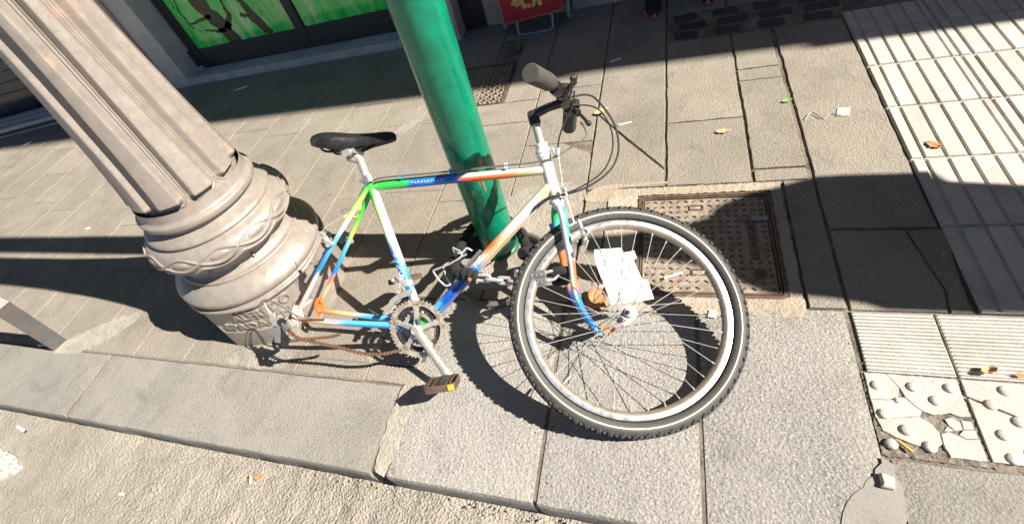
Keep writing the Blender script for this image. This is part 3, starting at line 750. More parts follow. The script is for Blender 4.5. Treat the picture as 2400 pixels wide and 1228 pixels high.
# ================================================================ BICYCLE (local axes: u forward, v up, w towards the drive side)
BT=Vector((-.7243658290,.6926392011,.1229474351))
BA=Matrix(((0.9895312941088612,0.041431657831727475,0.1382433930014349),(0.06963669016888271,0.7019398007814666,-0.7088238479770346),(-0.12640628687512961,0.7110301919102746,0.6917062359341897)))
bk=thing('bicycle','blue green orange and white bicycle without wheels, leaning locked against the green pole','bicycle',BT,BA)
WHT=(.80,.80,.78);BLU=(.015,.22,.70);SKY=(.10,.45,.85);DBL=(.01,.10,.52);GRN=(.04,.55,.08);LIM=(.50,.75,.12);ORG=(.85,.20,.04);PCH=(.85,.48,.28);CRM=(.78,.74,.58);TEAL=(.05,.50,.50);RED=(.80,.12,.03)
def grad(stops):
    def c(t):
        for i in range(len(stops)-1):
            a,ca=stops[i]; b1,cb=stops[i+1]
            if t<=b1: 
                k=max(0,(t-a)/max(1e-6,b1-a)); k=k*k*(3-2*k); return tuple(ca[j]*(1-k)+cb[j]*k for j in range(3))
        return stops[-1][1]
    return c
def mixc(a,b_,k): return tuple(a[i]*(1-k)+b_[i]*k for i in range(3))
def ptube(name,p0,p1,r0,r1,top,bot,n=60,bend=None,par=bk,flat=1):
    """painted tube; top/bot are colour gradients for the two sides (v up / v down)"""
    pts=bend or [Vector(p0).lerp(Vector(p1),i/n) for i in range(n+1)]
    k=len(pts); ct,cb=grad(top),grad(bot); mb=MB()
    d=(Vector(pts[-1])-Vector(pts[0])).normalized(); up=Vector((0,1,0)) if abs(d.y)<.7 else Vector((1 if d.y<0 else -1,0,0))*1
    def col(t,a):
        s_=.5+.5*math.cos(a)*(1 if flat else 1); s_=max(0,min(1,(s_-.30)/.40)); s_=s_*s_*(3-2*s_)
        j=.03*math.sin(a*2+t*9); return mixc(cb(min(1,max(0,t+j))),ct(min(1,max(0,t+j))),s_)
    mb.tube(pts,[r0+(r1-r0)*i/(k-1) for i in range(k)],20,col=col,upv=up,flat=flat)
    return mb.build(name,M['frame'],par)
ST=(-.169,.450,0); DOn=(-.421,.023)
ptube('top_tube',(-.160,.449,0),(.398,.496,0),.0148,.0148,[(0,LIM),(.04,GRN),(.16,GRN),(.23,BLU),(.46,BLU),(.52,BLU),(.56,CRM),(.62,WHT),(1,CRM)],[(0,GRN),(.14,GRN),(.19,GRN),(.25,DBL),(.36,BLU),(.51,DBL),(.55,RED),(.78,ORG),(.85,(.5,.5,.15)),(1,CRM)])
ptube('down_tube',(.407,.448,0),(.012,.012,0),.0185,.0185,[(0,CRM),(.05,(.5,.6,.3)),(.16,WHT),(.36,PCH),(.50,(.85,.50,.38)),(.575,SKY),(.60,BLU),(.70,DBL),(.82,DBL),(.84,BLU),(.93,SKY),(1,GRN)],[(0,(.7,.7,.4)),(.10,WHT),(.3,(.85,.72,.62)),(.46,ORG),(.55,(.85,.7,.6)),(.60,BLU),(.80,DBL),(.83,SKY),(.95,TEAL),(1,GRN)])
ptube('seat_tube',(-.172,.461,0),(-.006,.025,0),.0155,.0155,[(0,GRN),(.05,(.15,.6,.15)),(.14,WHT),(.52,WHT),(.60,SKY),(.78,BLU),(.84,WHT),(1,CRM)],[(0,GRN),(.08,GRN),(.18,LIM),(.42,(.65,.78,.45)),(.52,BLU),(.80,BLU),(.86,ORG),(1,PCH)])
ptube('head_tube',(.386,.533,0),(.4235,.409,0),.0188,.0188,[(0,WHT),(1,WHT)],[(0,(.75,.75,.73)),(.7,(.7,.7,.68)),(.85,(.6,.4,.2)),(1,WHT)],n=20)
b=MB(); b.tube([(0,0,-.036),(0,0,.036)],.021,24,col=lambda t,a:GRN); b.build('bottom_bracket_shell',M['frame'],bk)
stg=[(0,GRN),(.10,LIM),(.28,WHT),(.36,SKY),(.66,BLU),(.73,(.8,.75,.7)),(.82,WHT),(1,PCH)]
stb=[(0,GRN),(.18,LIM),(.36,(.4,.7,.5)),(.44,BLU),(.68,BLU),(.74,ORG),(.85,PCH),(1,ORG)]
stf=[(0,GRN),(.15,GRN),(.35,LIM),(.48,SKY),(.72,BLU),(.76,ORG),(.86,PCH),(1,ORG)]
def stay(w0,w1,w2,name,g1,g2,a,b_,c):
    ptube(name,0,0,.0085,.0068,g1,g2,bend=smoothpath([(a[0],a[1],w0),(b_[0],b_[1],w1),(c[0],c[1],w2)],20))
stay(.016,.052,.063,'seat_stay',stg,stb,(-.172,.446),(-.30,.235),(-.407,.047))
stay(-.016,-.052,-.063,'seat_stay',stf,stf,(-.172,.446),(-.30,.235),(-.407,.047))
csn=[(0,PCH),(.18,(.9,.7,.6)),(.40,SKY),(.95,SKY),(.99,GRN),(1,GRN)]; csf=[(0,ORG),(.3,PCH),(.45,SKY),(.62,SKY),(.68,DBL),(1,DBL)]
ptube('chainstay',0,0,.008,.0125,csn,[(0,ORG),(.3,PCH),(.45,BLU),(1,BLU)],bend=smoothpath([(-.409,.014,.063),(-.28,.008,.058),(-.10,.003,.036),(-.02,.0,.026)],16))
ptube('chainstay',0,0,.008,.0125,csf,csf,bend=smoothpath([(-.409,.014,-.063),(-.28,.008,-.058),(-.10,.003,-.036),(-.02,.0,-.026)],16))
def dropout(w_,par,c):
    b=MB(); outer=[(-.400,.058),(-.425,.060),(-.434,.040),(-.436,.012),(-.426,-.008),(-.416,-.012),(-.414,.006),(-.424,.012),(-.424,.022),(-.414,.028),(-.398,.010),(-.392,.020),(-.398,.036)]
    b.prism(outer,w_-.0028,w_+.0028,.0006); b.c=[c]*len(b.v); return b.build('dropout',M['frame'],par)
dropout(.065,bk,(.80,.62,.52)); dropout(-.065,bk,ORG)
b=MB(); b.tube([(-.237,.352,-.045),(-.237,.352,.045)],.007,12,col=lambda t,a:LIM); b.build('brake_bridge',M['frame'],bk)
b=MB(); b.box((-.205,.384,.012),(.012,.020,.006)); b.c=[LIM]*len(b.v); b.build('cable_stop',M['frame'],bk)
# lettering worn on the tubes
def stubs(name,strokes,org,du,rad,r_=.0011):
    """strokes in (s along tube, angle deg) on a cylinder"""
    O=Vector(org); D=Vector(du).normalized(); Nw=Vector((0,0,1)); S=Nw.cross(D).normalized(); mb=MB()
    for st in strokes:
        pts=[]
        for s_,a in st:
            a=R_(a); pts.append(O+D*s_+Nw*math.cos(a)*(rad+.0002)+S*math.sin(a)*(rad+.0002))
        mb.tube(smoothpath(pts,5),r_,6)
    mb.build(name,M['white'],bk)
sq=[[(.245,-30),(.255,20),(.262,45),(.266,10)],[(.262,-40),(.272,10),(.280,40),(.284,5)],[(.280,-45),(.292,0),(.300,38),(.303,0)],[(.300,-10),(.306,-42),(.316,-30),(.316,10),(.308,25),(.302,5)],[(.322,15),(.314,-15),(.322,-42),(.334,-25),(.334,20),(.325,28)],[(.334,0),(.346,-18),(.352,12),(.345,28),(.339,8),(.346,-18)]]
stubs('seat_tube_script',sq,(-.172,.461,0),(.166,-.436,0),.0155,.0013)
tt=[[(.135+.0105*k,-14),(.138+.0105*k,4+3*(k%3))] for k in range(11)]+[[(.137+.0105*k,-12 if k%2 else 2),(.1425+.0105*k,-13 if k%3 else 4)] for k in range(10)]
stubs('top_tube_lettering',tt,(-.160,.449,0),(.558,.047,0),.0148,.0008)
dtl=[[(.300,0),(.290,-28),(.300,-50),(.314,-42)],[(.325,-35),(.334,-8),(.330,18)],[(.278,25),(.284,5),(.29,10)]]
stubs('down_tube_lettering',dtl,(.407,.448,0),(-.395,-.436,0),.0185,.0013)
# fork
CR=Vector((.4225,.410,0)); dn=Vector((.293,-.956,0)).normalized()
fk=MB(); fk.tube([CR+dn*-.004,CR+dn*.012],.0165,20,col=lambda t,a:WHT); fk.sphere(CR+dn*.016+Vector((.002,0,0)),.019,16,(1,1,1.5)); fk.c=[WHT]*len(fk.v); fkk=fk.build('fork_crown',M['frame'],bk)
gN=[(0,WHT),(.18,(.7,.8,.8)),(.38,WHT),(.55,WHT),(.68,CRM),(.76,SKY),(.88,BLU),(1,SKY)]; gNb=[(0,WHT),(.12,TEAL),(.34,TEAL),(.42,(.7,.7,.75)),(.50,RED),(.66,ORG),(.74,BLU),(.9,DBL),(1,SKY)]
gF=[(0,TEAL),(.12,GRN),(.3,SKY),(.5,ORG),(.70,(.8,.3,.1)),(.76,DBL),(1,SKY)]
def blade(pts,g1,g2): return ptube('fork_blade',0,0,.0130,.0085,g1,g2,bend=smoothpath(pts,12),par=fkk)
blade([(.434,.392,.014),(.447,.362,.034),(.463,.29,.040),(.477,.225,.043),(.489,.150,.046),(.515,.088,.049),(.556,.030,.050)],gNb,gN)
blade([(.424,.392,-.014),(.420,.36,-.034),(.428,.30,-.045),(.445,.235,-.049),(.463,.160,-.052),(.487,.095,-.054),(.540,.022,-.054)],gF,gF)
for w_,c0 in ((.050,(.560,.026)),(-.054,(.545,.018))):
    b=MB(); b.prism([(c0[0]-.012,c0[1]+.014),(c0[0]+.008,c0[1]+.012),(c0[0]+.022,c0[1]-.006),(c0[0]+.016,c0[1]-.016),(c0[0]+.008,c0[1]-.004),(c0[0]+.001,c0[1]-.004),(c0[0]-.001,c0[1]-.016),(c0[0]-.010,c0[1]-.008)],w_-.0025,w_+.0025,.0005); b.c=[(.25,.50,.75)]*len(b.v); b.build('fork_end',M['frame'],fkk)
# headset, quill, stem
HTt=Vector((.3893,.5234,0)); up_=-dn
hs=MB()
xh=up_.cross(Vector((0,0,1))).normalized(); HM=Matrix((xh,Vector((0,0,1)),up_)).transposed()
hs.lathe([(.0185,.002),(.0225,.004),(.0235,.010),(.0195,.013),(.0235,.018),(.0225,.026),(.017,.029),(.0175,.034),(.0185,.036),(.0185,.044),(.0145,.046)],28,HTt+up_*.004,HM)
hs.build('headset_cup',M['white'],bk); hs=MB()
hs.lathe([(.0185,-.012),(.0225,-.010),(.0225,-.002),(.0185,.0)],28,Vector((.4235,.409,0)),HM)
hs.build('headset_cup',M['white'],bk)
b=MB(); b.tube([HTt+up_*.04,HTt+up_*.118],.0118,20); b.build('stem_quill',M['alloy'],bk)
q0=HTt+up_*.106; q1=HTt+up_*.142
CB=Vector((.439,.688,.004))   # handlebar clamp centre
b=MB(); b.tube([q0,q0+(q1-q0)*.75,q1],[.0165,.0165,.0155],20); q2=q1+Vector((0,-.006,0))
b.tube([q2+Vector((-.008,-.006,0)),q2.lerp(CB,.5),CB-Vector((.012,.008,0))],[.0165,.0135,.0140],16,flat=.9)
barN=Vector((.378,.688,.280)); barF=Vector((.447,.648,-.190))
bd=(barN-CB).normalized(); bd2=(CB-barF).normalized(); bdm=(bd+bd2).normalized()
b.tube([CB-bdm*.022,CB+bdm*.022],.0185,20)
b.build('stem',M['black'],bk)
hb=MB(); hb.tube(smoothpath([barF,CB+(barF-CB)*.45+Vector((.012,.014,0)),CB,CB+(barN-CB)*.45+Vector((.012,.010,0)),barN],8),.0112,16); hbo=hb.build('handlebar',M['black'],bk)
def grip(end,inner,n_):
    d=(end-inner).normalized(); p=[end+d*.004,end+d*.001,end-d*.02,end-d*.10,end-d*.122,end-d*.126]
    mb=MB(); mb.tube(p[::-1],[.016,.0200,.0222,.0226,.0228,.0208],24); return mb.build('grip',M['grip'],hbo)
gi=CB+(barN-CB)*.45+Vector((.012,.010,0)); gj=CB+(barF-CB)*.45+Vector((.012,.014,0))
grip(barN,gi,1); grip(barF,gj,0)
def lever(c,d,fwd,down,ln,par):
    down=(down-fwd*down.dot(fwd)).normalized()
    """brake lever: clamp body round the bar, blade curving out in front of the grip"""
    mb=MB(); mb.tube([c-d*.014,c+d*.014],.0185,18)
    piv=c+fwd*.030-d*.004+down*.008
    mb.tube(smoothpath([c+fwd*.008,c+fwd*.02+down*.004,piv],4),.0115,12)
    mb.tube([c-d*.020+fwd*.018,c-d*.038+fwd*.028+down*.004],.0075,10)
    lv=mb.build('brake_lever',M['black'],par)
    mb=MB(); mb.tube(smoothpath([piv,piv+d*.030+fwd*.020+down*.004,piv+d*.065+fwd*.026+down*.004,piv+d*ln+fwd*.030+down*.002],8),[.0085]*12+[.0075]*12+[.0085],12,flat=.6)
    mb.sphere(piv+d*ln+fwd*.030+down*.002,.0095,10); mb.build('lever_blade',M['black'],par)
    return lv
fw=Vector((.84,-.05,.54)).normalized(); dw=Vector((-.1,-.95,.1)).normalized()
lever(CB+(barN-CB)*.38+Vector((.010,.006,0)),bd,Vector((.93,.30,.15)).normalized(),dw,.060,hbo)
lever(CB+(barF-CB)*.40+Vector((.010,.008,0)),-bd2,Vector((.95,-.22,.10)).normalized(),dw,.060,hbo)
b=MB(); c=CB+(barN-CB)*.22+Vector((.008,.006,0)); b.tube([c-bdm*.008,c+bdm*.008],.017,14); b.tube([c+Vector((.014,.002,.012)),c+Vector((.026,.0,.018))],.0135,16); b.tube([c+Vector((.026,.0,.018)),c+Vector((.030,.022,.020)),c+Vector((.032,.036,.020))],.0045,8); b.build('thumb_shifter',M['black'],hbo)
b=MB(); c=CB+(barF-CB)*.30+Vector((.010,.010,0)); b.tube([c-bdm*.008,c+bdm*.008],.017,14); b.tube([c+Vector((.012,.002,.012)),c+Vector((.024,.0,.018))],.0145,16); b.build('thumb_shifter',M['black'],hbo)
# cables
def cable(pts,r_=.0030,m='cableblk',name='cable_housing'):
    b=MB(); b.tube(smoothpath(pts,8),r_,8); return b.build(name,M[m],bk)
cable([(.456,.690,.03),(.503,.702,.0),(.536,.687,-.02),(.583,.625,-.03),(.598,.553,-.02),(.577,.493,.0),(.518,.446,.02),(.458,.424,.026),(.409,.415,.028),(.375,.395,.026),(.357,.372,.020)])
cable([(.462,.674,.01),(.512,.674,-.01),(.544,.659,-.02),(.574,.613,-.03),(.581,.553,-.02),(.559,.493,.0),(.505,.449,.02),(.452,.425,.028),(.408,.410,.030),(.372,.386,.026)],.0024)
cable([(.486,.640,-.06),(.503,.612,-.05),(.502,.590,-.04),(.469,.563,-.01),(.418,.529,.020),(.356,.514,.022),(.280,.508,.020),(.163,.497,.018),(.027,.486,.018),(-.107,.476,.020),(-.146,.468,.020),(-.178,.452,.020),(-.202,.418,.016),(-.209,.393,.013)],.0027,'cablegrey')
cable([(.118,.486,.014),(.0,.475,.014),(-.12,.465,.014),(-.15,.458,.02)],.0020)
cable([(.470,.70,.06),(.464,.662,.045),(.444,.622,.035),(.430,.580,.030),(.427,.549,.026)],.0025)
cable([(.358,.371,.019),(.20,.198,.0215),(.03,.008,.0225)],.0009,'rust','inner_wire')
cable([(.350,.377,.012),(.19,.200,.019),(.025,.018,.0215)],.0009,'cableblk','inner_wire')
cable([(.427,.545,.026),(.446,.440,.030),(.452,.425,.034),(.485,.330,.05)],.0009,'steel','inner_wire')
b=MB(); b.tube(smoothpath([(.400,.548,.010),(.412,.552,.018),(.420,.540,.024),(.427,.546,.026)],4),.0035,8); b.tube([(.427,.535,.026),(.427,.553,.026)],.005,10); b.build('cable_hanger',M['white'],bk)
b=MB(); b.sphere((.450,.436,.030),.009,10); b.tube([(.444,.440,.030),(.458,.418,.034)],.004,8); b.build('straddle_yoke',M['alloy'],bk)
for u_ in (-.06,.105,.275):
    b=MB(); vv=.457+.084*(u_+.06)+.021; b.box((u_,vv,.017),(.010,.016,.008)); b.build('cable_clip',M['white'] if u_>.2 else simple('blue_clip',(.03,.35,.60),.4,0,40,.1,0),bk)
# saddle and post
b=MB(); secs=[(-.358,.008,.600,.003),(-.354,.040,.599,.012),(-.340,.064,.600,.025),(-.305,.078,.600,.034),(-.270,.076,.599,.034),(-.235,.058,.598,.029),(-.20,.040,.599,.025),(-.16,.028,.602,.022),(-.12,.022,.607,.019),(-.098,.018,.609,.016),(-.085,.012,.608,.011),(-.078,.003,.604,.004)]
vs=[];fs=[];NS=20
for (u0,hw,v0,hh) in secs:
    for k in range(NS):
        a=2*pi*k/NS; x=math.cos(a); y=math.sin(a)
        ww=hw*(abs(x)**.75)*(1 if x>0 else -1); 
        top=.55*hh*(max(0,y))**.7 ; low=-hh*1.15*(max(0,-y))**.6*(.25+.75*abs(x)**.8)*1.3 if y<0 else 0
        dip=-.012*abs(x)**2
        vs.append((u0,v0+top+low+dip,ww))
for i in range(len(secs)-1):
    for k in range(NS): fs.append((i*NS+k,i*NS+(k+1)%NS,(i+1)*NS+(k+1)%NS,(i+1)*NS+k))
fs+=[tuple(range(NS)),tuple((len(secs)-1)*NS+k for k in range(NS))]
b.add(vs,fs); sad=b.build('saddle',M['vinyl'],bk)
mod=sad.modifiers.new('s','SUBSURF'); mod.levels=1; mod.render_levels=2
for sg in (1,-1):
    b=MB(); b.tube(smoothpath([(-.330,.590,sg*.035),(-.320,.566,sg*.034),(-.300,.556,sg*.032),(-.262,.558,sg*.026),(-.21,.562,sg*.022),(-.17,.574,sg*.018),(-.12,.596,sg*.008)],6),.0038,8); b.build('saddle_rail',M['black'],sad)
b=MB(); b.box((-.232,.560,0),(.050,.020,.070),Matrix.Rotation(.05,3,'Z')); b.tube([(-.232,.553,-.040),(-.232,.553,.040)],.014,14); b.tube([(-.245,.54,0),(-.205,.532,0)],.013,14); b.build('seat_clamp',M['alloy'],bk)
b=MB(); b.tube(smoothpath([(-.228,.548,0),(-.207,.534,0),(-.199,.520,0),(-.188,.490,0),(-.176,.462,0)],5),.0135,18); b.build('seat_post',M['alloy'],bk)
b=MB(); sx=Vector((.166,-.436,0)).normalized(); c0=Vector((-.172,.461,0)); b.tube([c0-sx*.022,c0+sx*.0],.0185,24); b.tube([c0-sx*.011+Vector((-.020,-.006,-.012)),c0-sx*.011+Vector((-.020,-.006,.014))],.007,12); b.build('seat_collar',M['rim'],bk)
# drivetrain
def gear(name,rad,inner,teeth,w_,th,m,par=bk,arms=0,tl=.0052):
    mb=MB(); n=teeth*4; outer=[]
    for k in range(n):
        a=2*pi*k/n; q=rad+(tl if k%4 in(1,2) else 0)*(1 if k%4==1 else .9); outer.append((q*math.cos(a),q*math.sin(a)))
    inn=[(inner*math.cos(2*pi*k/n),inner*math.sin(2*pi*k/n)) for k in range(n)]
    vs=[(*p,w_-th/2) for p in outer]+[(*p,w_+th/2) for p in outer]+[(*p,w_+th/2) for p in inn]+[(*p,w_-th/2) for p in inn]; fs=[]
    for j in range(n):
        k=(j+1)%n; fs+=[(j,k,n+k,n+j),(n+j,n+k,2*n+k,2*n+j),(2*n+j,2*n+k,3*n+k,3*n+j),(3*n+j,3*n+k,k,j)]
    mb.add(vs,fs,None,False)
    return mb,m
mb,_=gear('',.0915,.0765,48,.047,.003,None)
for k in range(5):
    a=2*pi*k/5+.33+pi/5; 
    for s_ in (-1,1):   # openings: narrow webs to the bolt circle
        pass
for k in range(5):
    a=R_(-50+72*k); ca,sa=math.cos(a),math.sin(a); rt=Matrix.Rotation(a,3,'Z')
    mb.box(rt@Vector((.071,0,.047)),(.022,.020,.003),rt); mb.tube([rt@Vector((.0625,0,.043)),rt@Vector((.0625,0,.0515))],.0055,12)
    mb.box(rt@Vector((.077,0,.047)),(.006,.052,.0028),rt)
mb.build('large_chainring',M['ring'],bk)
mb,_=gear('',.0725,.0600,38,.040,.0028,None); mb.build('middle_chainring',M['dark_ring'],bk)
mb,_=gear('',.0515,.0400,28,.033,.0028,None); mb.build('small_chainring',M['ring'],bk)
mb=MB()
for k in range(5):
    a=R_(-50+72*k); rt=Matrix.Rotation(a,3,'Z'); vs=[]
    for x,hw,zt,zb in ((.006,.012,.062,.048),(.030,.0085,.057,.0488),(.055,.0075,.0525,.0487),(.068,.0078,.0515,.0487)):
        vs+= [rt@Vector((x,-hw,zb)),rt@Vector((x,hw,zb)),rt@Vector((x,hw*.7,zt)),rt@Vector((x,-hw*.7,zt))]
    fs=[(3,2,1,0)]+[(i*4+j,i*4+(j+1)%4,i*4+4+(j+1)%4,i*4+4+j) for i in range(3) for j in range(4)]+[(12,13,14,15)]
    mb.add(vs,fs,None,True)
mb.tube([(0,0,.044),(0,0,.064)],.0175,24); mb.build('crank_spider',M['alloy'],bk)
ca=Vector((math.cos(R_(-50.4)),math.sin(R_(-50.4)),0)); cp=Vector((-ca.y,ca.x,0))
mb=MB(); vs=[]
for s_,hw,th,wc in ((-.016,.012,.008,.060),(-.004,.0175,.013,.061),(.02,.0155,.012,.063),(.06,.0130,.0095,.068),(.11,.0125,.0085,.074),(.150,.0135,.0085,.079),(.168,.0150,.0085,.080),(.178,.0125,.008,.080),(.184,.006,.006,.080)):
    for k in range(12):
        a=2*pi*k/12; vs.append(ca*s_+cp*math.cos(a)*hw*(abs(math.cos(a))**-.15 if abs(math.cos(a))>.1 else 1)+Vector((0,0,wc+math.sin(a)*th)))
fs=[(i*12+k,i*12+(k+1)%12,(i+1)*12+(k+1)%12,(i+1)*12+k) for i in range(8) for k in range(12)]+[tuple(range(12)),tuple(96+k for k in range(12))]
mb.add(vs,fs); mb.lathe([(.0125,.070),(.0125,.0745),(.0105,.0755),(.0095,.0742),(1e-5,.0745)],24)
cr=mb.build('crank_arm',M['alloy'],bk)
mb=MB(); mb.box(ca*.0+Vector((.012,.030,.0665)),(.010,.022,.0012),Matrix.Rotation(.05,3,'Z')); mb.build('maker_badge',M['lock'],cr)
# pedal, spindle along w
pc=ca*.174+Vector((-.002,-.006,.130)); mb=MB()
PX=Vector((.97,.20,-.10)).normalized(); PZ=Vector((0,0,1)); PZ=(PZ-PX*PZ.dot(PX)).normalized(); PY=PZ.cross(PX); PM=Matrix((PX,PY,PZ)).transposed()
mb.tube([ca*.174+Vector((0,0,.078)),pc+PZ*.04],.007,12); mb.tube([pc-PZ*.040,pc+PZ*.038],.0125,16); ped=mb.build('pedal',M['black'],bk)
mb=MB()
cage=smoothpath([(-.047,-.0,.040),(-.044,0,.047),(-.02,0,.050),(.02,0,.050),(.044,0,.046),(.048,0,.040)],4)
outl=[Vector(p) for p in cage]+[Vector((.048,0,-.032)),Vector((.040,0,-.038)),Vector((-.040,0,-.038)),Vector((-.047,0,-.032))]
n=len(outl); vs=[]
for h_ in (-.011,.011):
    for off in (0,-.003):
        for p in outl:
            d_=Vector((p.x,0,p.z)).normalized(); vs.append(pc+PM@(p+d_*off+Vector((0,h_,0))))
fs=[]
for j in range(n):
    k=(j+1)%n; fs+=[(j,k,2*n+k,2*n+j),(n+j,3*n+j,3*n+k,n+k),(j,n+j,n+k,k),(2*n+j,2*n+k,3*n+k,3*n+j)]
mb.add(vs,fs,None,False)
for xx in (-.02,.02): mb.box(pc+PM@Vector((xx,.0095,.004)),(.006,.002,.082),PM)
for xx in (-.034,.034):
    for k in range(8): mb.box(pc+PM@Vector((xx,.0125,-.032+.010*k)),(.003,.005,.005),PM)
mb.build('pedal_cage',M['pedalrust'],ped)
mb=MB(); mb.box(pc+PM@Vector((.036,.001,.0515)),(.018,.016,.004),PM); mb.build('reflector',M['amber'],ped)
mb=MB(); mb.box(pc+PM@Vector((.0,.001,0)),(.062,.016,.064),PM); mb.build('pedal_body',M['black'],ped)
# left crank and pedal, mostly hidden behind the seat tube
mb=MB(); la=Vector((-math.cos(R_(50.4)),math.sin(R_(50.4)),0))
mb.tube([Vector((0,0,-.052)),Vector((0,0,-.066))],.0165,20); mb.tube([la*.0+Vector((0,0,-.060)),la*.08+Vector((0,0,-.068)),la*.172+Vector((0,0,-.074))],[.0145,.0120,.0125],14,flat=.62); mb.build('crank_arm',M['alloy'],bk)
mb=MB(); lc=la*.172; LX=Vector((.96,.20,.18)).normalized(); LZ=Vector((0,0,1)); LZ=(LZ-LX*LZ.dot(LX)).normalized(); LY=LZ.cross(LX); LM=Matrix((LX,LY,LZ)).transposed(); lcc=lc+Vector((0,0,-.125))
mb.tube([lc+Vector((0,0,-.076)),lcc-LZ*.045],.009,12)
for xx in (-.040,.040): mb.box(lcc+LM@Vector((xx,0,0)),(.005,.018,.088),LM)
for zz in (-.044,0,.044): mb.box(lcc+LM@Vector((0,0,zz)),(.082,.018,.005),LM)
mb.build('pedal',M['pedalrust'],bk)
# front derailleur
mb=MB(); s0=Vector((-.172,.461,0)); sdv=Vector((.166,-.436,0)).normalized(); L=.345
mb.tube([s0+sdv*(L-.009),s0+sdv*(L+.009)],.0185,20)
fd=mb.build('front_derailleur',M['alloy'],bk)
mb=MB(); mb.box((-.066,.145,.012),(.022,.034,.018),Matrix.Rotation(.35,3,'Z')); mb.box((-.078,.128,.024),(.014,.040,.010),Matrix.Rotation(-.25,3,'Z')); mb.tube([(-.084,.160,.012),(-.062,.150,.030)],.006,8); mb.tube([(-.090,.118,.012),(-.066,.106,.030)],.006,8); mb.sphere((-.088,.150,.03),.007,8); mb.build('derailleur_linkage',M['alloy'],fd)
mb=MB()
arc=[(.110*math.cos(R_(a)),.110*math.sin(R_(a))) for a in range(100,166,6)]; arc2=[((.127 if a<142 else .122)*math.cos(R_(a)),(.127 if a<142 else .122)*math.sin(R_(a))) for a in range(160,99,-6)]
for wv in (.034,.052): mb.prism(arc+arc2,wv-.001,wv+.001,0)
mb.box((-.112,.045,.043),(.006,.012,.02)); mb.build('chain_guide_cage',M['alloy'],fd)
# chain
def chain(pts,name='chain'):
    P_=smoothpath(pts,24); L=0; out=[P_[0]]; 
    for p in P_[1:]:
        while (p-out[-1]).length>.0127: out.append(out[-1]+(p-out[-1]).normalized()*.0127)
    mb=MB()
    for i in range(len(out)-1):
        a,c=out[i],out[i+1]; d=(c-a).normalized(); s_=Vector((0,0,1)); s_=(s_-d*s_.dot(d)).normalized(); q=s_.cross(d); rt=Matrix((d,q,s_)).transposed(); hw=.0030 if i%2 else .0044
        for sg in (-1,1):
            pl=[(-.0095+.0032*math.cos(t)*0+x,y) for x,y in ()]
            o_=(a+c)/2+s_*hw*sg
            poly=[]
            for k in range(5): t=R_(60+240*k/4); poly.append((-.0064+.0056*math.cos(t),.0056*math.sin(t)))
            poly.append((0,-.0018))
            for k in range(5): t=R_(-120+240*k/4); poly.append((.0064+.0056*math.cos(t),.0056*math.sin(t)))
            poly.append((0,.0018))
            mb.prism(poly,-.0006,.0006,0,fn=lambda z,o_=o_,rt=rt:o_+rt@Vector(z))
        mb.tube([a-s_*.0052,a+s_*.0052],.0026,8)
    return mb.build(name,M['chain'],bk)
ug=[]
chain([(-.450,-.010,.085),(-.425,-.035,.082),(-.400,-.050,.080),(-.340,-.062,.072),(-.27,-.074,.064),(-.187,-.092,.056),(-.12,-.090,.050),(-.06,-.076,.040),(-.02,-.074,.040),(.015,-.072,.040)])
chain([(-.452,-.055,.083),(-.425,-.058,.082),(-.395,-.052,.078),(-.345,-.046,.074),(-.292,-.038,.070),(-.262,-.028,.068)])
# rear derailleur hanging from the hanger
mb=MB(); mb.tube([(-.424,-.004,.068),(-.424,-.004,.092)],.010,14); mb.box((-.446,.010,.088),(.045,.016,.012),Matrix.Rotation(-.35,3,'Z')); mb.tube([(-.470,.020,.078),(-.470,.020,.096)],.008,12); mb.box((-.484,.012,.092),(.016,.046,.010),Matrix.Rotation(.30,3,'Z')); mb.tube([(-.492,.026,.09),(-.512,.052,.09),(-.520,.066,.088)],.0045,8)
rdr=mb.build('rear_derailleur',M['alloy'],bk)
mb=MB(); mb.box((-.466,-.032,.103),(.018,.056,.006),Matrix.Rotation(-.06,3,'Z')); mb.box((-.462,-.030,.085),(.014,.052,.004)); mb.tube([(-.474,-.008,.084),(-.474,-.008,.106)],.007,12); mb.build('pulley_cage',M['rim'],rdr)
for u_,v_ in ((-.452,.000),(-.450,-.052)):
    mb,_=gear('',.0185,.006,11,.093,.005,None); mb.v=[(x+u_,y+v_,z) for x,y,z in mb.v]; mb.build('jockey_wheel',M['black'],rdr)
mb=MB(); mb.tube([(-.433,-.006,.084),(-.433,-.006,.108)],.012,18); mb.tube([(-.433,-.006,.108),(-.433,-.006,.110)],.006,10); mb.build('pivot_bolt',M['lock'],rdr)
cable([(-.310,.020,.075),(-.36,.022,.080),(-.400,.028,.085),(-.461,.064,.092),(-.505,.080,.095),(-.529,.066,.095),(-.520,.040,.094),(-.500,.020,.094)],.0027,'cablegrey')
cable([(-.25,.012,.060),(-.31,.020,.075)],.0009,'rust','inner_wire')
cable([(-.02,-.035,-.01),(-.07,-.06,.0),(-.13,-.055,.0),(-.17,-.030,.0)],.0028,'cableblk')
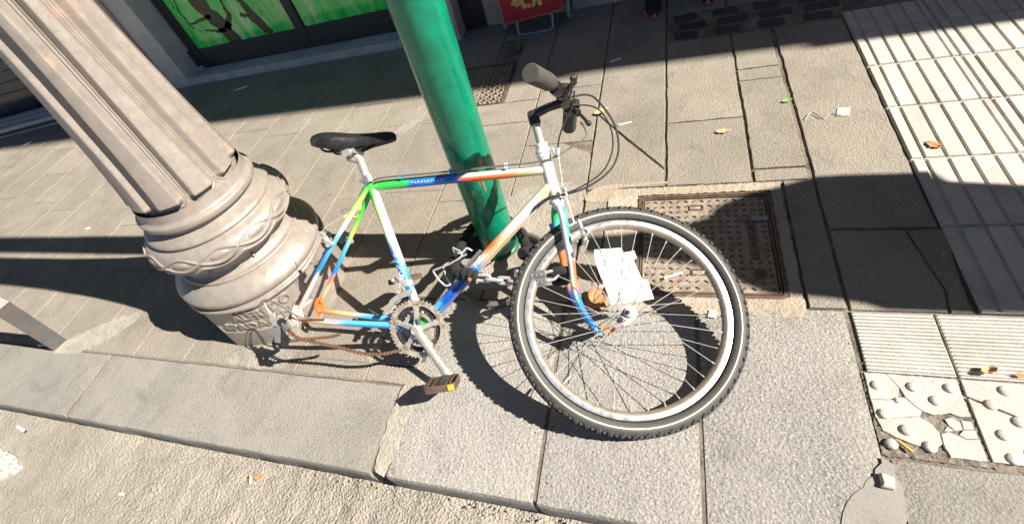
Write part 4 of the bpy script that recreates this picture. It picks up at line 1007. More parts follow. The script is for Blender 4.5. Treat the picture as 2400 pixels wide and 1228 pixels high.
# brakes: cantilever arms
def canti(piv,inn,tip,w_,par,name,m='alloy'):
    mb=MB(); mb.tube([Vector(piv)-Vector((0,0,.009)),Vector(piv)+Vector((0,0,.014))],.0095,16); mb.tube(smoothpath([piv,inn,tip],6),[.008]*7+[.0065]*6,10); a=mb.build(name,M[m],par)
    mb=MB(); c=Vector(inn); mb.box(c+Vector((-.004,-.003,-.012 if w_>0 else .012)),(.046,.014,.011),Matrix.Rotation(1.0,3,'Z')); mb.build('brake_pad',M['black'],a); return a
a=canti((.509,.270,.060),(.512,.300,.066),(.492,.350,.060),1,bk,'front_brake_arm')
mb=MB(); mb.lathe([(.0135,-.006),(.0135,.008),(.010,.010),(.006,.010),(.0055,.006),(1e-5,.006)],20,(.5125,.318,.070)); mb.tube([(.500,.266,.066),(.515,.276,.070),(.520,.296,.072)],.0045,8); mb.build('brake_bolt',M['alloy'],a)
canti((.430,.270,-.060),(.420,.298,-.062),(.405,.335,-.055),-1,bk,'front_brake_arm')
a=canti((-.285,.265,.064),(-.297,.285,.068),(-.318,.300,.060),1,bk,'rear_brake_arm')
canti((-.285,.265,-.064),(-.300,.282,-.066),(-.318,.296,-.062),-1,bk,'rear_brake_arm')
for sgn in (1,-1):
    b=MB(); rr=random.Random(sgn)
    for k in range(5): b.tube([(-.300+rr.uniform(-.01,.01),.290+rr.uniform(-.02,.01),sgn*.066),(-.300+rr.uniform(-.025,.02),.285+rr.uniform(-.03,.02),sgn*.075)],.005,8)
    b.build('brake_hardware',M['alloy'],bk)
cable([(-.318,.300,.060),(-.30,.322,.05),(-.268,.345,.03),(-.235,.372,.012)],.0010,'steel','straddle_wire')
cable([(-.318,.300,.060),(-.335,.303,.06),(-.352,.318,.06),(-.362,.326,.06)],.0014,'steel','straddle_wire')
for k in range(7):
    rr=random.Random(k+5); cable([(-.232,.352,.012),(-.236+rr.uniform(-.02,.01),.348+rr.uniform(-.02,.03),.016),(-.238+rr.uniform(-.04,.02),.345+rr.uniform(-.035,.045),.02)],.0006,'black','frayed_wire')
# bottle cage, bent wire
b=MB()
def wire(pts):
    q=[Vector(pts[0])]
    for i in range(1,len(pts)-1):
        a,c,d=Vector(pts[i-1]),Vector(pts[i]),Vector(pts[i+1]); ra=min(.006,(a-c).length*.4); rb=min(.006,(d-c).length*.4)
        q+=[c+(a-c).normalized()*ra,c+((a-c).normalized()*ra+(d-c).normalized()*rb)*.25,c+(d-c).normalized()*rb]
    q.append(Vector(pts[-1])); b.tube(q,.0030,8)
wire([(.172,.252,.022),(.157,.262,.028),(.143,.243,.034),(.120,.246,.040),(.118,.262,.046)][::-1])
wire([(.118,.262,.046),(.146,.250,.052),(.150,.236,.056),(.110,.212,.056),(.055,.190,.054),(.072,.162,.050),(.094,.141,.044),(.108,.146,.038)])
wire([(.108,.146,.038),(.092,.168,.030),(.080,.196,.026),(.084,.206,.022),(.125,.226,.018),(.154,.240,.016)])
b.build('bottle_cage',M['steel'],bk)
b=MB(); b.box((.170,.222,.004),(.010,.078,.014),Matrix.Rotation(-.72,3,'Z')); b.build('cage_bracket',M['lock'],bk)
# ================================================================ FRONT WHEEL, loose
WC=Vector((-.08312034520014573,.7464212501251506,.15021728673349588)); WN=Vector((.25420847425271925,-.34526323875828197,.9034220207523426)).normalized()
wx=Vector((0,0,1)).cross(WN).normalized(); wx=Vector((1,0,0))-WN*WN.x; wx.normalize(); wy=WN.cross(wx); WM=Matrix((wx,wy,WN)).transposed()
wh=bpy.data.objects.new('front_wheel',None); sc.collection.objects.link(wh); wh.parent=bk; _m=WM.to_4x4(); _m.translation=WC; _b=BA.to_4x4(); _b.translation=BT; wh.matrix_local=_b.inverted()@_m; wh['label']='loose front wheel with knobbly tyre, slipped out of the fork and tilted on the kerb'
def torus(mb,R0,prof,n=144): mb.lathe([(R0+x,y) for x,y in prof],n,closed=True)
tp=[]
for k in range(28):
    t=2*pi*k/28; tp.append((.0215*math.cos(t)*(1.0),.0235*math.sin(t)))
b=MB(); torus(b,.3085,[(x,y) for x,y in tp]); ty=b.build('tyre',M['rubber'],wh)
b=MB()
for sg in (1,-1):
    pr_=[(.3085+ .0222*math.cos(t),sg*.0242*math.sin(t)) for t in [R_(78+k*7) for k in range(10)]]
    n=144; vs=[(r0*math.cos(2*pi*j/n),r0*math.sin(2*pi*j/n),h) for r0,h in pr_ for j in range(n)]
    b.add(vs,[(i*n+j,i*n+(j+1)%n,(i+1)*n+(j+1)%n,(i+1)*n+j) for i in range(len(pr_)-1) for j in range(n)])
b.build('sidewall',M['rubber_side'],wh)
b=MB()
for sg in (1,-1):
    pr_=[(.3085+.0232*math.cos(t),sg*.0250*math.sin(t)) for t in [R_(93),R_(97),R_(101)]]
    n=144; vs=[(r0*math.cos(2*pi*j/n),r0*math.sin(2*pi*j/n),h) for r0,h in pr_ for j in range(n)]
    b.add(vs,[(i*n+j,i*n+(j+1)%n,(i+1)*n+(j+1)%n,(i+1)*n+j) for i in range(2) for j in range(n)])
b.build('reflective_stripe',simple('cream_stripe',(.78,.73,.60),.5,0,200,.15,.1,.0002),wh)
b=MB()
def knob(a,t,dl,dw,h_,rot=0):
    ct,st=math.cos(t),math.sin(t); er=Vector((math.cos(a),math.sin(a),0)); et=Vector((-math.sin(a),math.cos(a),0)); ez=Vector((0,0,1))
    nrm=er*ct+ez*st; tz=-er*st+ez*ct; c=er*.3085+nrm*.0215
    if rot: et,tz=et*math.cos(rot)+tz*math.sin(rot),tz*math.cos(rot)-et*math.sin(rot)
    vs=[]
    for hh,k in ((-.001,1),(h_,.7)):
        for x,y in ((-1,-1),(1,-1),(1,1),(-1,1)): vs.append(c+nrm*hh+et*dl*x*k+tz*dw*y*k)
    b.add(vs,[(4,5,6,7),(0,1,5,4),(1,2,6,5),(2,3,7,6),(3,0,4,7)],None,False)
NK=64
for k in range(NK):
    a=2*pi*k/NK
    for sg in (1,-1):
        knob(a+(0 if sg>0 else pi/NK),sg*R_(50),.0068,.0060,.0062,.5*sg)
        knob(a+pi/NK+(0 if sg>0 else pi/NK),sg*R_(36),.0052,.0030,.0038,-.4*sg)
for k in range(150):
    a=2*pi*k/150
    for t in (-20,-7,7,20): knob(a+(pi/150 if t in(-7,20) else 0),R_(t),.0042,.0016,.0030,.6 if k%2 else -.6)
b.build('tread_knobs',M['rubber'],wh)
rimp=[(.2865,.0118),(.2862,.0132),(.2850,.0135),(.2728,.0128),(.2720,.0120)]
rimp=rimp+[(r0,-h) for r0,h in rimp[::-1]]+[(.284,-.0105),(.278,-.009),(.276,0),(.278,.009),(.284,.0105)]
b=MB(); b.lathe(rimp,144,closed=True); b.build('rim',M['rim'],wh)
b=MB(); b.lathe([(.2735,.0122),(.2715,.0119),(.2680,.0098),(.2640,.0062),(.2620,.0022),(.2618,0),(.2620,-.0022),(.2640,-.0062),(.2680,-.0098),(.2715,-.0119),(.2735,-.0122)],144,closed=True); b.build('rim_inner_wall',simple('grimy_rim_bed',(.34,.29,.24),.5,.5,60,.25,.2,.0004),wh)
b=MB(); b.lathe([(.0045,-.058),(.0045,-.052),(.010,-.052),(.0105,-.044),(.0150,-.042),(.0155,-.038),(.0225,-.037),(.0225,-.0335),(.0135,-.031),(.0120,-.015),(.0120,.015),(.0135,.031),(.0225,.0335),(.0225,.037),(.0155,.038),(.0150,.042),(.0125,.0445),(.0125,.047)],32); hubo=b.build('hub',M['alloy'],wh)
b=MB(); b.lathe([(.0085,.046),(.0085,.053),(.0050,.053),(.0050,.060),(.0035,.061),(1e-5,.061)],12); b.build('axle_nut',M['alloy'],wh)
b=MB(); nsp=36; first=None
for k in range(nsp):
    side=1 if k%2 else -1; lead=1 if (k//2)%2 else -1
    ar=2*pi*(k+.5)/nsp; ah=ar-lead*R_(360/36*2*3-10+.0)*1.0
    p0=Vector((.0205*math.cos(ah),.0205*math.sin(ah),side*.0355)); p1=Vector((.2640*math.cos(ar),.2640*math.sin(ar),side*.003))
    mb=MB(); mb.tube([p0,p1],.00105,6); d=(p1-p0).normalized(); mb.tube([p1-d*.011,p1+d*.002],.0019,8); mb.build('spoke',M['steel'],wh)
b=MB(); a=R_(-128); d=Vector((math.cos(a),math.sin(a),0)); b.tube([d*.262,d*.240,d*.232],[.0038,.0032,.0026],10); b.build('valve',M['alloy'],wh)
# ================================================================ LOCKS
# chain lock: fabric sleeve, steel links, padlock
def fr(u_,v_,w_): return BT+BA@Vector((u_,v_,w_))
lk=thing('chain_lock','steel chain lock with black fabric sleeve and grey padlock holding wheel, frame and pole','lock',(-.45,.82,.20))
LO=Vector((-.45,.82,.20))
def LP(p): return Vector(p)-LO
path=[fr(.322,.292,.01),fr(.345,.255,.0)]
slv=smoothpath([LP(fr(.330,.245,.03)),LP(fr(.352,.258,-.03)),LP((-.412,.985,.135)),LP((-.455,1.08,.10)),LP((-.50,1.165,.075)),LP((-.59,1.235,.07)),LP((-.675,1.185,.08)),LP((-.688,1.09,.105)),LP((-.668,.99,.15)),LP(fr(.120,.240,-.03)),LP(fr(.112,.205,.02)),LP(fr(.135,.183,.045)),LP(fr(.168,.184,.055)),LP(fr(.198,.174,.055))],10)
k=len(slv); b=MB(); rr=random.Random(1); b.tube(slv,[.0185+.0022*math.sin(i*1.25)+rr.uniform(-.0008,.0008) for i in range(k)],16); b.build('fabric_sleeve',M['fabric'],lk)
b=MB(); b.lathe([(.0055,0),(.0055,.003),(1e-4,.004)],14,LP(fr(.178,.170,.071)),BA); b.build('sleeve_rivet',M['orange_dot'],lk)
def link(c,d,s_,L=.034,W=.020,r_=.0038):
    d=d.normalized(); s_=(s_-d*s_.dot(d)).normalized(); pts=[]; hl=L/2-W/2+.004
    for kk in range(8): t=R_(-90+180*kk/7); pts.append(c+d*(hl+ (W/2-r_)*math.cos(t))+s_*(W/2-r_)*math.sin(t))
    for kk in range(8): t=R_(90+180*kk/7); pts.append(c+d*(-hl+(W/2-r_)*math.cos(t))+s_*(W/2-r_)*math.sin(t))
    mb=MB(); mb.tube(pts,r_,10,closed=True); mb.build('chain_link',M['steel'],lk)
A0=LP(fr(.198,.174,.058)); A1=LP(fr(.330,.171,.062)); dd=A1-A0
for k in range(4):
    c=A0+dd*((k+.45)/3.75)+Vector((0,0,-.006*math.sin(pi*k/4))); nrm=BA@Vector((0,0,1)) if k%2 else BA@Vector((0,1,0)); link(c,dd,nrm if k%2 else BA@Vector((0,1,.25)),.052,.029,.0052)
pu=(fr(.415,.186,.062)-fr(.325,.172,.062)).normalized(); pn=(BA@Vector((0,0,1))); pn=(pn-pu*pn.dot(pu)).normalized(); pvv=pn.cross(pu); PMt=Matrix((pu,pvv,pn)).transposed(); pcn=LP(fr(.366,.179,.062))
b=MB()
for sg in (-1,1): b.box(pcn+PMt@Vector((.002,sg*.0112,0)),(.078,.0212,.026),PMt)
b.box(pcn+PMt@Vector((0,0,-.002)),(.076,.004,.020),PMt)
for sg in (-1,1): b.box(pcn+PMt@Vector((-.044,sg*.0150,0)),(.016,.014,.027),PMt)
lb=b.build('padlock_body',M['lock'],lk); mod=lb.modifiers.new('b','BEVEL'); mod.width=.0022; mod.segments=2
b=MB()
for sg in (-1,1):
    for xx in (.0,.013,.026): b.sphere(pcn+PMt@Vector((xx,sg*.011,.0132)),.0030,8,(1,1.3,.6))
b.build('padlock_studs',M['rim'],lk)
b=MB(); b.tube([pcn+PMt@Vector((-.044,.020,.0)),pcn+PMt@Vector((-.044,.031,.0))],.007,12); b.build('locking_pin',M['rim'],lk)
b=MB(); b.tube(smoothpath([pcn+PMt@Vector((.038,.011,0)),pcn+PMt@Vector((.060,.014,-.002)),pcn+PMt@Vector((.074,.002,-.008)),pcn+PMt@Vector((.060,-.011,-.004)),pcn+PMt@Vector((.038,-.011,0))],6),.0045,10); b.build('shackle',M['steel'],lk)
b=MB(); b.tube(smoothpath([pcn+PMt@Vector((.060,.010,-.010)),pcn+PMt@Vector((.084,.012,-.016)),pcn+PMt@Vector((.100,-.002,-.05)),pcn+PMt@Vector((.088,-.03,-.10)),pcn+PMt@Vector((.05,-.03,-.125))],5),[.013]*8+[.016]*13,14); b.build('sleeve_tail',M['fabric'],lk)
# cable lock lying round the foot of the pole
cl=thing('cable_lock','thick black rubber cable looped on the ground round the foot of the green pole','lock',(-.57,1.03,0))
b=MB(); pts=[]
for k in range(40):
    a=2*pi*k/40; pts.append((.185*math.cos(a)+.018*math.sin(2*a),.172*math.sin(a),.014+.006*(1+math.sin(a*2+1))))
b.tube(pts,.0115,14,closed=True); b.build('cable',simple('dusty_cable_rubber',(.13,.12,.10),.6,0,60,.3,.3,.0005),cl)
b=MB(); b.tube([(-.155,.06,.028),(-.135,.10,.03),(-.10,.135,.03)],.020,14); b.build('lock_barrel',M['black'],cl)
# ================================================================ STEEL HOOP
rk=thing('steel_bike_hoop','blue grey flat steel hoop standing in the pavement at the far left edge','bike rack',(-2.665,.548,0))
b=MB()
def flat(pts,w_,t_,side):
    s_=Vector(side).normalized(); P_=[Vector(p) for p in pts]; vs=[]
    for i,p in enumerate(P_):
        d=(P_[min(i+1,len(P_)-1)]-P_[max(i-1,0)]).normalized(); nn=d.cross(s_).normalized()
        for a,c in ((-1,-1),(1,-1),(1,1),(-1,1)): vs.append(p+s_*w_/2*a+nn*t_/2*c)
    n=len(P_); b.add(vs,[(i*4+j,i*4+(j+1)%4,i*4+4+(j+1)%4,i*4+4+j) for i in range(n-1) for j in range(4)]+[(3,2,1,0),(n*4-4,n*4-3,n*4-2,n*4-1)],None,False)
flat([(.0,0,-.02),(.115,.0,.325),(.10,0,.352),(.06,0,.368),(-.6,0,.385),(-.64,0,.375),(-.66,0,.35),(-.72,0,-.02)],.066,.012,(0.30,1,0))
o=b.build('flat_bar',M['bluegrey'],rk)
# ================================================================ SHOPPING TROLLEY
tr=thing('shopping_trolley','red fabric shopping trolley with printed fruit standing against the stone wall','shopping trolley',(-.74,2.98,0))
b=MB(); n=16; secs=[(.100,.165,.050),(.106,.178,.062),(.14,.184,.068),(.25,.188,.072),(.45,.188,.075),(.58,.185,.075),(.60,.17,.065)]
vs=[];fs=[]
for z,hx_,hy_ in secs:
    for x,y in rrect(hx_,hy_,.022,4): vs.append((x+.0,y-.01,z+.012*math.sin(x*9)*(z<.12)))
q=len(rrect(.1,.1,.02,4))
fs=[(i*q+j,i*q+(j+1)%q,(i+1)*q+(j+1)%q,(i+1)*q+j) for i in range(len(secs)-1) for j in range(q)]+[tuple(range(q)),tuple((len(secs)-1)*q+j for j in range(q))]
b.add(vs,fs); bag=b.build('bag',M['red'],tr)
b=MB(); b.tube([(x,y-.01,.104+.012*math.sin(x*9)) for x,y in rrect(.180,.064,.022,4)],.0035,8,closed=True)
for sx_ in (-1,1): b.tube([(sx_*.181,-.066,.11),(sx_*.188,-.076,.45)],.003,8)
b.build('piping',M['redline'],bag)
rr=random.Random(6); groups={'fruit':[],'fruit2':[],'fruit3':[]}
for k in range(26):
    m__=('fruit','fruit2','fruit3')[k%3]; groups[m__].append((rr.uniform(-.10,.10),.172+abs(rr.gauss(0,.03)),rr.uniform(.008,.016)))
for m__,l in groups.items():
    for x,z,r_ in l:
        b=MB(); b.sphere((x,-.0805,z),r_,10,(1,.12,1)); b.build('printed_fruit',M[m__],bag)
b=MB(); b.tube(smoothpath([(-.105,-.02,.13),(-.112,-.05,.04),(-.10,-.062,.012),(-.07,-.066,.009),(.07,-.066,.009),(.10,-.062,.012),(.112,-.05,.04),(.108,-.02,.13)],6),.0075,12)
for sx_ in (-1,1): b.tube([(sx_*.108,.06,.06),(sx_*.108,.07,.9)],.0075,10)
b.tube([(-.108,.07,.9),(0,.075,.93),(.108,.07,.9)],.0085,10); b.tube([(-.21,.07,.082),(.21,.07,.082)],.006,10); b.build('tube_frame',M['trolleyframe'],tr)
for sx_ in (-1,1):
    b=MB(); rt=Matrix.Rotation(R_(90),3,'Y')
    b.lathe([(.060,-.011),(.078,-.010),(.082,0),(.078,.010),(.060,.011)],32,(sx_*.205,.07,.082),rt,closed=True); wq=b.build('trolley_wheel',M['greyrubber'],tr)
    b=MB(); b.lathe([(.012,-.008),(.060,-.006),(.060,.006),(.012,.008)],32,(sx_*.205,.07,.082),rt); b.build('hub_disc',M['black'],wq)
# ================================================================ PERSON (only the shoes reach into the picture)
pe=bpy.data.objects.new('person',None); sc.collection.objects.link(pe); pe.location=(.09,2.98,0); tag(pe,'person in dark trousers and black running shoes with coral soles standing by the wall','person')
def skinned(name,joints,edges,m,par,sub=2):
    me=bpy.data.meshes.new(name); me.from_pydata([j[0] for j in joints],edges,[]); me.materials.append(M[m])
    o=bpy.data.objects.new(name,me); sc.collection.objects.link(o); o.parent=par
    md=o.modifiers.new('skin','SKIN')
    for i,j in enumerate(joints):
        s_=me.skin_vertices[0].data[i]; r_=j[1]; s_.radius=r_ if isinstance(r_,tuple) else (r_,r_); s_.use_root=(i==0)
    md.use_smooth_shade=True; q=o.modifiers.new('sub','SUBSURF'); q.levels=1; q.render_levels=sub
    return o
J=[((0,.06,.95),(.15,.11)),((0,.05,1.15),(.13,.10)),((0,.04,1.35),(.17,.11)),((0,.05,1.46),(.07,.07)),((0,.04,1.54),(.055,.06)),((0,.025,1.64),(.078,.10)),((0,.03,1.73),(.06,.08)),
 ((-.18,.05,1.40),.055),((-.24,.06,1.12),.042),((-.23,-.02,.88),.030),((-.225,-.04,.80),(.018,.035)),((.18,.05,1.40),.055),((.24,.06,1.12),.042),((.23,-.02,.88),.030),((.225,-.04,.80),(.018,.035)),
 ((-.10,.06,.86),.10),((-.13,.04,.48),.062),((-.15,.07,.12),.042),((.10,.06,.86),.10),((.13,.07,.48),.062),((.165,.13,.12),.042)]
for bx,c in ((9,10),(13,14)):
    pass
Ed=[(0,1),(1,2),(2,3),(3,4),(4,5),(5,6),(2,7),(7,8),(8,9),(9,10),(2,11),(11,12),(12,13),(13,14),(0,15),(15,16),(16,17),(0,18),(18,19),(19,20)]
base=len(J)
for s_,h_ in ((-1,10),(1,14)):
    hx_,hy_,hz_=J[h_][0]
    for k in range(4):
        y=hy_-.03+.02*k; i0=len(J); L=(.030,.036,.033,.026)[k]
        J.append(((hx_,y,hz_-.045),.009)); J.append(((hx_-s_*.006,y,hz_-.045-L),.008)); J.append(((hx_-s_*.016,y,hz_-.045-L*1.8),.007)); Ed+=[(h_,i0),(i0,i0+1),(i0+1,i0+2)]
    i0=len(J); J.append(((hx_-s_*.004,hy_-.045,hz_-.015),.010)); J.append(((hx_-s_*.010,hy_-.058,hz_-.048),.008)); Ed+=[(h_,i0),(i0,i0+1)]
body=skinned('body',J,Ed,'skin',pe)
skinned('trousers',[((0,.06,.97),(.160,.12)),((-.10,.06,.84),.110),((-.13,.04,.48),.080),((-.15,.07,.10),.068),((.10,.06,.84),.110),((.13,.07,.48),.080),((.165,.13,.10),.068)],[(0,1),(1,2),(2,3),(0,4),(4,5),(5,6)],'denim',pe)
skinned('shirt',[((0,.055,.93),(.165,.125)),((0,.05,1.15),(.145,.115)),((0,.04,1.36),(.18,.12)),((0,.05,1.45),(.08,.08)),((-.19,.05,1.40),.068),((-.23,.06,1.2),.056),((.19,.05,1.40),.068),((.23,.06,1.2),.056)],[(0,1),(1,2),(2,3),(2,4),(4,5),(2,6),(6,7)],'shirt',pe)
b=MB(); b.sphere((0,.045,1.70),.100,16,(.86,1.05,1.0)); b.build('hair',M['hair'],pe)
def shoe(cx,cy,rz_):
    rt=Matrix.Rotation(R_(rz_),3,'Z'); o3=Vector((cx,cy,0))
    outl=[(0,-.135,.036),(.0,-.12,.042),(.0,-.09,.048),(0,-.05,.047),(0,0,.040),(0,.05,.037),(0,.10,.036),(0,.13,.028),(0,.14,.012)]
    def ringz(secs_):
        vs=[];n=20
        for (y,hw,z0,z1) in secs_:
            for k in range(n):
                a=2*pi*k/n; vs.append(o3+rt@Vector((math.cos(a)*hw*abs(math.cos(a))**-.2 if abs(math.cos(a))>.05 else 0,y,(z0+z1)/2+math.sin(a)*(z1-z0)/2)))
        return vs,[(i*n+k,i*n+(k+1)%n,(i+1)*n+(k+1)%n,(i+1)*n+k) for i in range(len(secs_)-1) for k in range(n)]+[tuple(range(n)),tuple((len(secs_)-1)*n+k for k in range(n))]
    mb=MB(); v,f_=ringz([(-.136,.012,.010,.030),(-.128,.030,.008,.045),(-.10,.043,.008,.056),(-.06,.047,.008,.064),(-.02,.042,.008,.080),(.02,.038,.008,.100),(.06,.036,.008,.115),(.10,.034,.010,.118),(.125,.024,.014,.105)]); mb.add(v,f_); s1=mb.build('shoe',M['shoe'],pe)
    mb=MB(); pl=[]
    for k in range(40):
        a=2*pi*k/40; y=math.sin(a)*.139; hw=.050 if y<0 else .041; pl.append((math.cos(a)*hw*(1-.0*y),y))
    mb.prism(pl,.0,.020,.003,fn=lambda p:o3+rt@Vector((p[0],p[1],p[2]+(.010*max(0,(-p[1]-.09)/.05) if p[1]<-.09 else 0)))); mb.build('sole',M['sole'],s1)
    mb=MB()
    for k in range(5): mb.tube([o3+rt@Vector((-.018,-.045+.016*k,.069+.006*k)),o3+rt@Vector((.018,-.050+.016*k,.070+.006*k))],.0022,6)
    mb.build('laces',M['black'],s1)
shoe(-.145,.0,6); shoe(.165,.055,-8)
# ================================================================ LITTER
def card():
    out=[(-0.0935,0.2045),(-0.0146,0.2169),(-0.0052,0.2025),(0.0263,0.2108),(0.0333,0.1881),(0.0247,0.1805),(0.0513,0.1224),(0.0673,0.1239),(0.0869,0.0668),(0.0468,0.0552),(-0.0363,0.0356),(-0.0464,0.0672),(-0.0745,0.131),(-0.0891,0.1677)]
    b=MB(); b.prism([(x-.0,y-.12) for x,y in out],-.0006,.0006,0,fn=lambda p:(p[0],p[1],p[2]-.02*p[0]*p[0]/.01*.1)); o=b.build('white_card',M['paper'])
    t=WM.to_4x4(); t.translation=WC-WN*.040+WM@Vector((0,.12,0)); o.matrix_world=t
    return tag(o,'torn white card caught behind the spokes of the loose wheel','litter')
card()
def leaf(x,y,z,sz,rot,m,label,curl=.35,asp=.5,seed=0,tilt=0):
    rr=random.Random(seed); n=9; vs=[];fs=[]
    for i in range(n):
        t=i/(n-1); hw=asp*.5*math.sin(pi*min(1,t*1.02))**.7*(1+.25*math.sin(t*19+seed)); 
        for k in (-1,-.5,0,.5,1): vs.append(((t-.5)*sz,k*hw*sz,(curl*sz*(k*k)*.28+curl*sz*.35*(t-.4)**2)+rr.uniform(0,.02)*sz))
    fs=[(i*5+k,i*5+k+1,i*5+6+k,i*5+5+k) for i in range(n-1) for k in range(4)]
    b=MB(); b.add(vs,fs); b.tube([(-.5*sz,0,curl*sz*.06),(-.62*sz,.03*sz,.001),(-.72*sz,.05*sz,.002)],.0009,6)
    o=b.build('dry_leaf' if m!='leafgreen' else 'green_leaf',M[m],fix=False); o.location=(x,y,z+.0015); o.rotation_euler=(R_(tilt),0,R_(rot))
    md=o.modifiers.new('t','SOLIDIFY'); md.thickness=.0006
    tag(o,label,'leaf','fallen leaves on the pavement'); return o
leaf(-.190,.895,.004,.105,60,'leaf','large brown curled leaf beside the white card under the fork',.5,.8,1)
leaf(-.155,.775,.004,.075,10,'leaf','brown leaf lying between the fork ends and the wheel hub',.5,.55,2)
leaf(.240,1.757,.0,.058,0,'leaf_pale','pale orange leaf on the grey slab above the manhole cover',.3,.45,3)
leaf(-.265,1.985,.0,.075,25,'leaf_pale','orange leaf on the pavement just right of the brake cables',.4,.5,4)
leaf(.872,1.578,.004,.045,-50,'leaf','small orange leaf on the white ribbed strip at the right',.4,.7,5)
leaf(.754,.722,.004,.036,20,'leaf_pale','curled tan leaf on the fine ribbed tile',.9,.62,6)
leaf(.812,.717,.003,.018,0,'leaf','small faded pink leaf near the right edge of the ribbed tile',.2,.8,7)
leaf(.487,1.925,.0,.040,15,'leafgreen','small bright green leaf on the joint between grey slabs',.5,.5,8)
leaf(-.700,1.205,.0,.085,40,'leaf','brown leaf caught behind the foot of the green pole',.5,.7,9)
leaf(-.520,.985,.0,.06,80,'leaf','brown leaf under the steel chain links',.5,.6,10)
leaf(-.440,.945,.0,.075,110,'leaf','brown leaf under the padlock beside the tyre',.5,.6,11)
leaf(-.560,.865,.0,.06,20,'leaf','crumpled brown leaf below the black cable loop',.5,.6,12)
leaf(-1.262,.185,rz+.012,.035,20,'leaf','small orange leaf on the asphalt below the kerb',.3,.6,13)
def butt(x,y,z,L,r_,rot,label,split=.35,m2='cig'):
    t=thing('cigarette_butt',label,'cigarette butt',(x,y,z+r_*.9),Matrix.Rotation(R_(rot),3,'Z'),'cigarette butts on the ground')
    b=MB(); b.tube([(-L/2,0,0),(-L/2+L*split,0,0)],r_,10); b.build('filter',M['filter'] if m2!='w' else M['cig'],t)
    b=MB(); b.tube([(-L/2+L*split,0,0),(L/2,0,0)],[r_*.98,r_*.85],10); b.build('paper_tube',M['cig'] if m2!='f' else M['filter'],t)
butt(.546,.512,.0,.030,.0042,-48,'orange filter beside the dislodged white dome of the smashed tile',.6,'f')
butt(.048,1.006,.002,.062,.0045,22,'white cigarette lying on the manhole cover under the spokes',.3,'w')
butt(-.150,1.875,.0,.058,.0042,14,'white cigarette on the slab right of the brake cable loops',.3,'w')
butt(-.228,2.449,.0,.055,.0042,20,'white cigarette at the shadow edge beyond the handlebar',.3,'w')
butt(-1.29,.172,rz+.012,.026,.0048,-60,'tan cigarette butt on the asphalt just below the kerb')
butt(-1.815,.040,rz+.012,.026,.0048,10,'tan cigarette butt on the open asphalt at the left')
butt(-2.78,.535,.001,.045,.0045,5,'white cigarette at the foot of the steel hoop',.3,'w')
butt(-2.60,.178,rz+.02,.055,.0065,-10,'thick white stub on the road by the left edge of the kerb',.3,'w')
def scrap(x,y,z,pts,m,label,cat='litter',th=.0015,name='paper_scrap'):
    b=MB(); b.prism([(px*1.0,py*1.0) for px,py in pts],0,th,0,fn=lambda p:(p[0],p[1],p[2]+.1*p[0]*p[0]*4)); o=b.build(name,M[m]); o.location=(x,y,z); tag(o,label,cat); return o
scrap(-3.13,2.83,.002,[(-.06,-.02),(0,-.012),(.05,.0),(.075,.03),(.02,.034),(-.01,.018),(-.05,-.002)],'paper','white paper scrap on the shaded pavement below the shop window')
scrap(.157,.86,.003,[(-.012,-.010),(.010,-.014),(.014,.012),(-.006,.016)],'paper','tiny white scrap just right of the tyre beside the concrete surround')
scrap(-5.45,2.45,.003,[(-.03,-.03),(.03,-.01),(.04,.04),(-.02,.03)],'paper','small crumpled scrap near the far left shop sill')
scrap(-3.32,1.32,.003,[(-.02,-.008),(.025,-.006),(.02,.010),(-.018,.008)],'paper','small white scrap in the long pole shadow at the left')
b=MB(); b.tube(smoothpath([(-.06,.0,.004),(-.03,.035,.006),(.0,-.005,.003),(.03,.02,.004),(.06,.005,.003),(.09,.02,.003)],8),.0025,6,flat=.4)
b.prism([(.045,.005),(.085,.0),(.10,.05),(.06,.058)],.001,.0022,0)
o=b.build('plastic_strap',simple('clear_plastic',(.62,.58,.52),.2,0,40,.1,0)); o.location=(.59,1.79,.001); tag(o,'clear plastic tag on a loop lying on the big grey slab','litter')
b=MB(); b.prism([(-.024,-.014),(.026,-.012),(.026,.010),(-.024,.012)],0,.0012,0); b.tube(smoothpath([(-.02,.01,.001),(-.012,.06,.003),(.02,.08,.002),(.045,.11,.001)],6),.0010,6)
o=b.build('clear_tape',simple('clear_tape_film',(.30,.29,.30),.12,0,40,.1,0)); o.location=(.322,1.262,.0035); tag(o,'clear plastic tape stuck across the shaded end of the manhole cover','litter')
b=MB()
rr=random.Random(9)
for k in range(7):
    c=Vector((rr.uniform(-.03,.03),rr.uniform(-.015,.015),.02+rr.uniform(0,.035))); b.sphere(c,.022,7,(rr.uniform(.5,1),rr.uniform(.4,.8),rr.uniform(.5,1.1)),Matrix.Rotation(rr.uniform(0,3),3,'Y'))
o=b.build('crumpled_wrapper',M['foil']); o.location=(-3.70,3.13,.055); tag(o,'crumpled blue foil wrapper in the corner of the window sill','litter')
gb=MB(); rr=random.Random(21)
def speck(x,y,z,r0):
    n=5; a0=rr.uniform(0,6.3); pts=[(x+r0*rr.uniform(.6,1.3)*math.cos(a0+2*pi*k/n),y+r0*rr.uniform(.6,1.3)*math.sin(a0+2*pi*k/n)) for k in range(n)]
    gb.add([(*p,z) for p in pts]+[(x,y,z+r0*.8)],[(k,(k+1)%n,n) for k in range(n)],None,False)
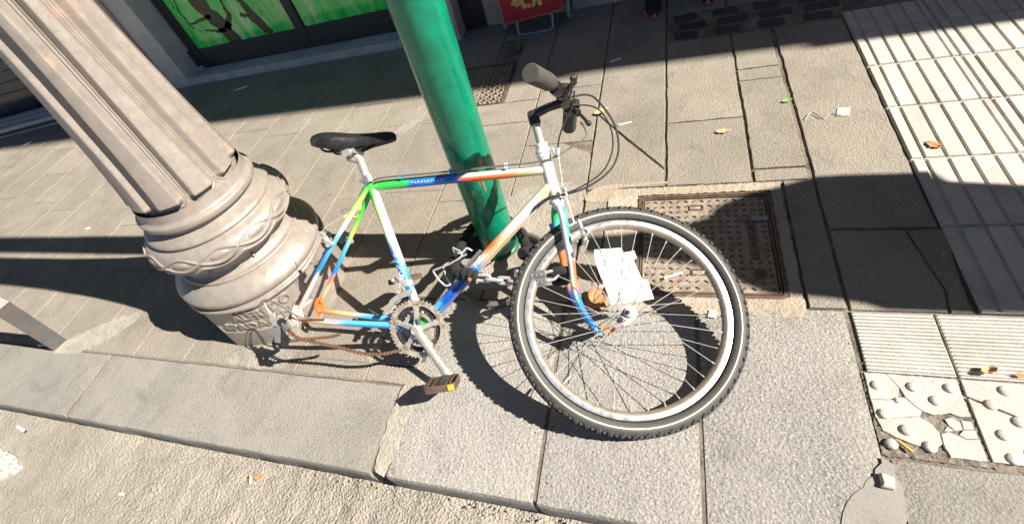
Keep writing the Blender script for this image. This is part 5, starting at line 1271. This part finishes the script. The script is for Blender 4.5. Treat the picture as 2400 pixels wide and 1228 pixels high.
for k in range(420): speck(rr.uniform(-4.5,.9),KY-abs(rr.gauss(0,.012))-.004,rz+.006,rr.uniform(.0015,.0045))
for k in range(500):
    xj=rr.choice(xl[:14]+[-.604,-.28,.022,.324,.502,.508]); speck(xj+rr.gauss(0,.004),rr.uniform(.6,3.0),.0005,rr.uniform(.0008,.0024))
for k in range(500): speck(rr.uniform(-4,.78),rr.uniform(.26,3.0),.0008,rr.uniform(.0006,.0020))
for k in range(260): speck(rr.uniform(.2,.85),rr.uniform(2.56,2.85),.003,rr.uniform(.0008,.003))
for k in range(300): speck(rr.gauss(-.6,.16),rr.gauss(1.02,.14),.0008,rr.uniform(.0008,.0028))
tag(gb.build('grit',M['concrete'],fix=False),'fine pale grit and crumbs scattered along joints and kerb','grit',kind='stuff')
# ================================================================ OFF TO THE RIGHT: unseen panel added to cast the shadow over the strip
tm=thing('shadow_caster_panel','unseen grey panel added and shaped to cast the shadow across the ribbed strip','shadow caster',(2.55,1.17,0))
sh=[(-.238,1.189),(-.063,1.205),(.108,1.236),(.210,1.275),(.245,1.330),(.336,1.383),(.431,1.412),(.566,1.462),(.779,1.452),(.81,1.40),(1.04,1.357),(1.6,1.34),(2.5,1.34),(2.5,.90),(1.6,.897),(.789,.897),(.646,.898),(.603,.917),(.527,.931),(.414,.943),(.371,.943),(.318,.972),(.229,1.035),(.104,1.070),(-.06,1.093),(-.208,1.113),(-.245,1.15)]
k_=math.tan(R_(SEL)); sl=math.tan(R_(SAZ))
poly=[]
for x,y in sh:
    dx=2.55-x; poly.append((y-1.17+dx*sl,max(0,dx*k_)))
b=MB(); b.prism(poly,-.05,.05,0,fn=lambda p:(p[2],p[0],p[1])); b.build('caster_silhouette',M['bluegrey'],tm)  # silhouette worked back from the outline of the shadow on the ground
b=MB(); b.box((-.054,.0,1.35),(.006,.25,.20)); b.build('caster_dark_plate',M['black'],tm)  # plates only dress the made-up caster
b=MB(); b.box((-.054,.0,1.05),(.006,.10,.12)); b.build('caster_small_plate',M['alloy'],tm)
sc.render.resolution_x=1024; sc.render.resolution_y=523
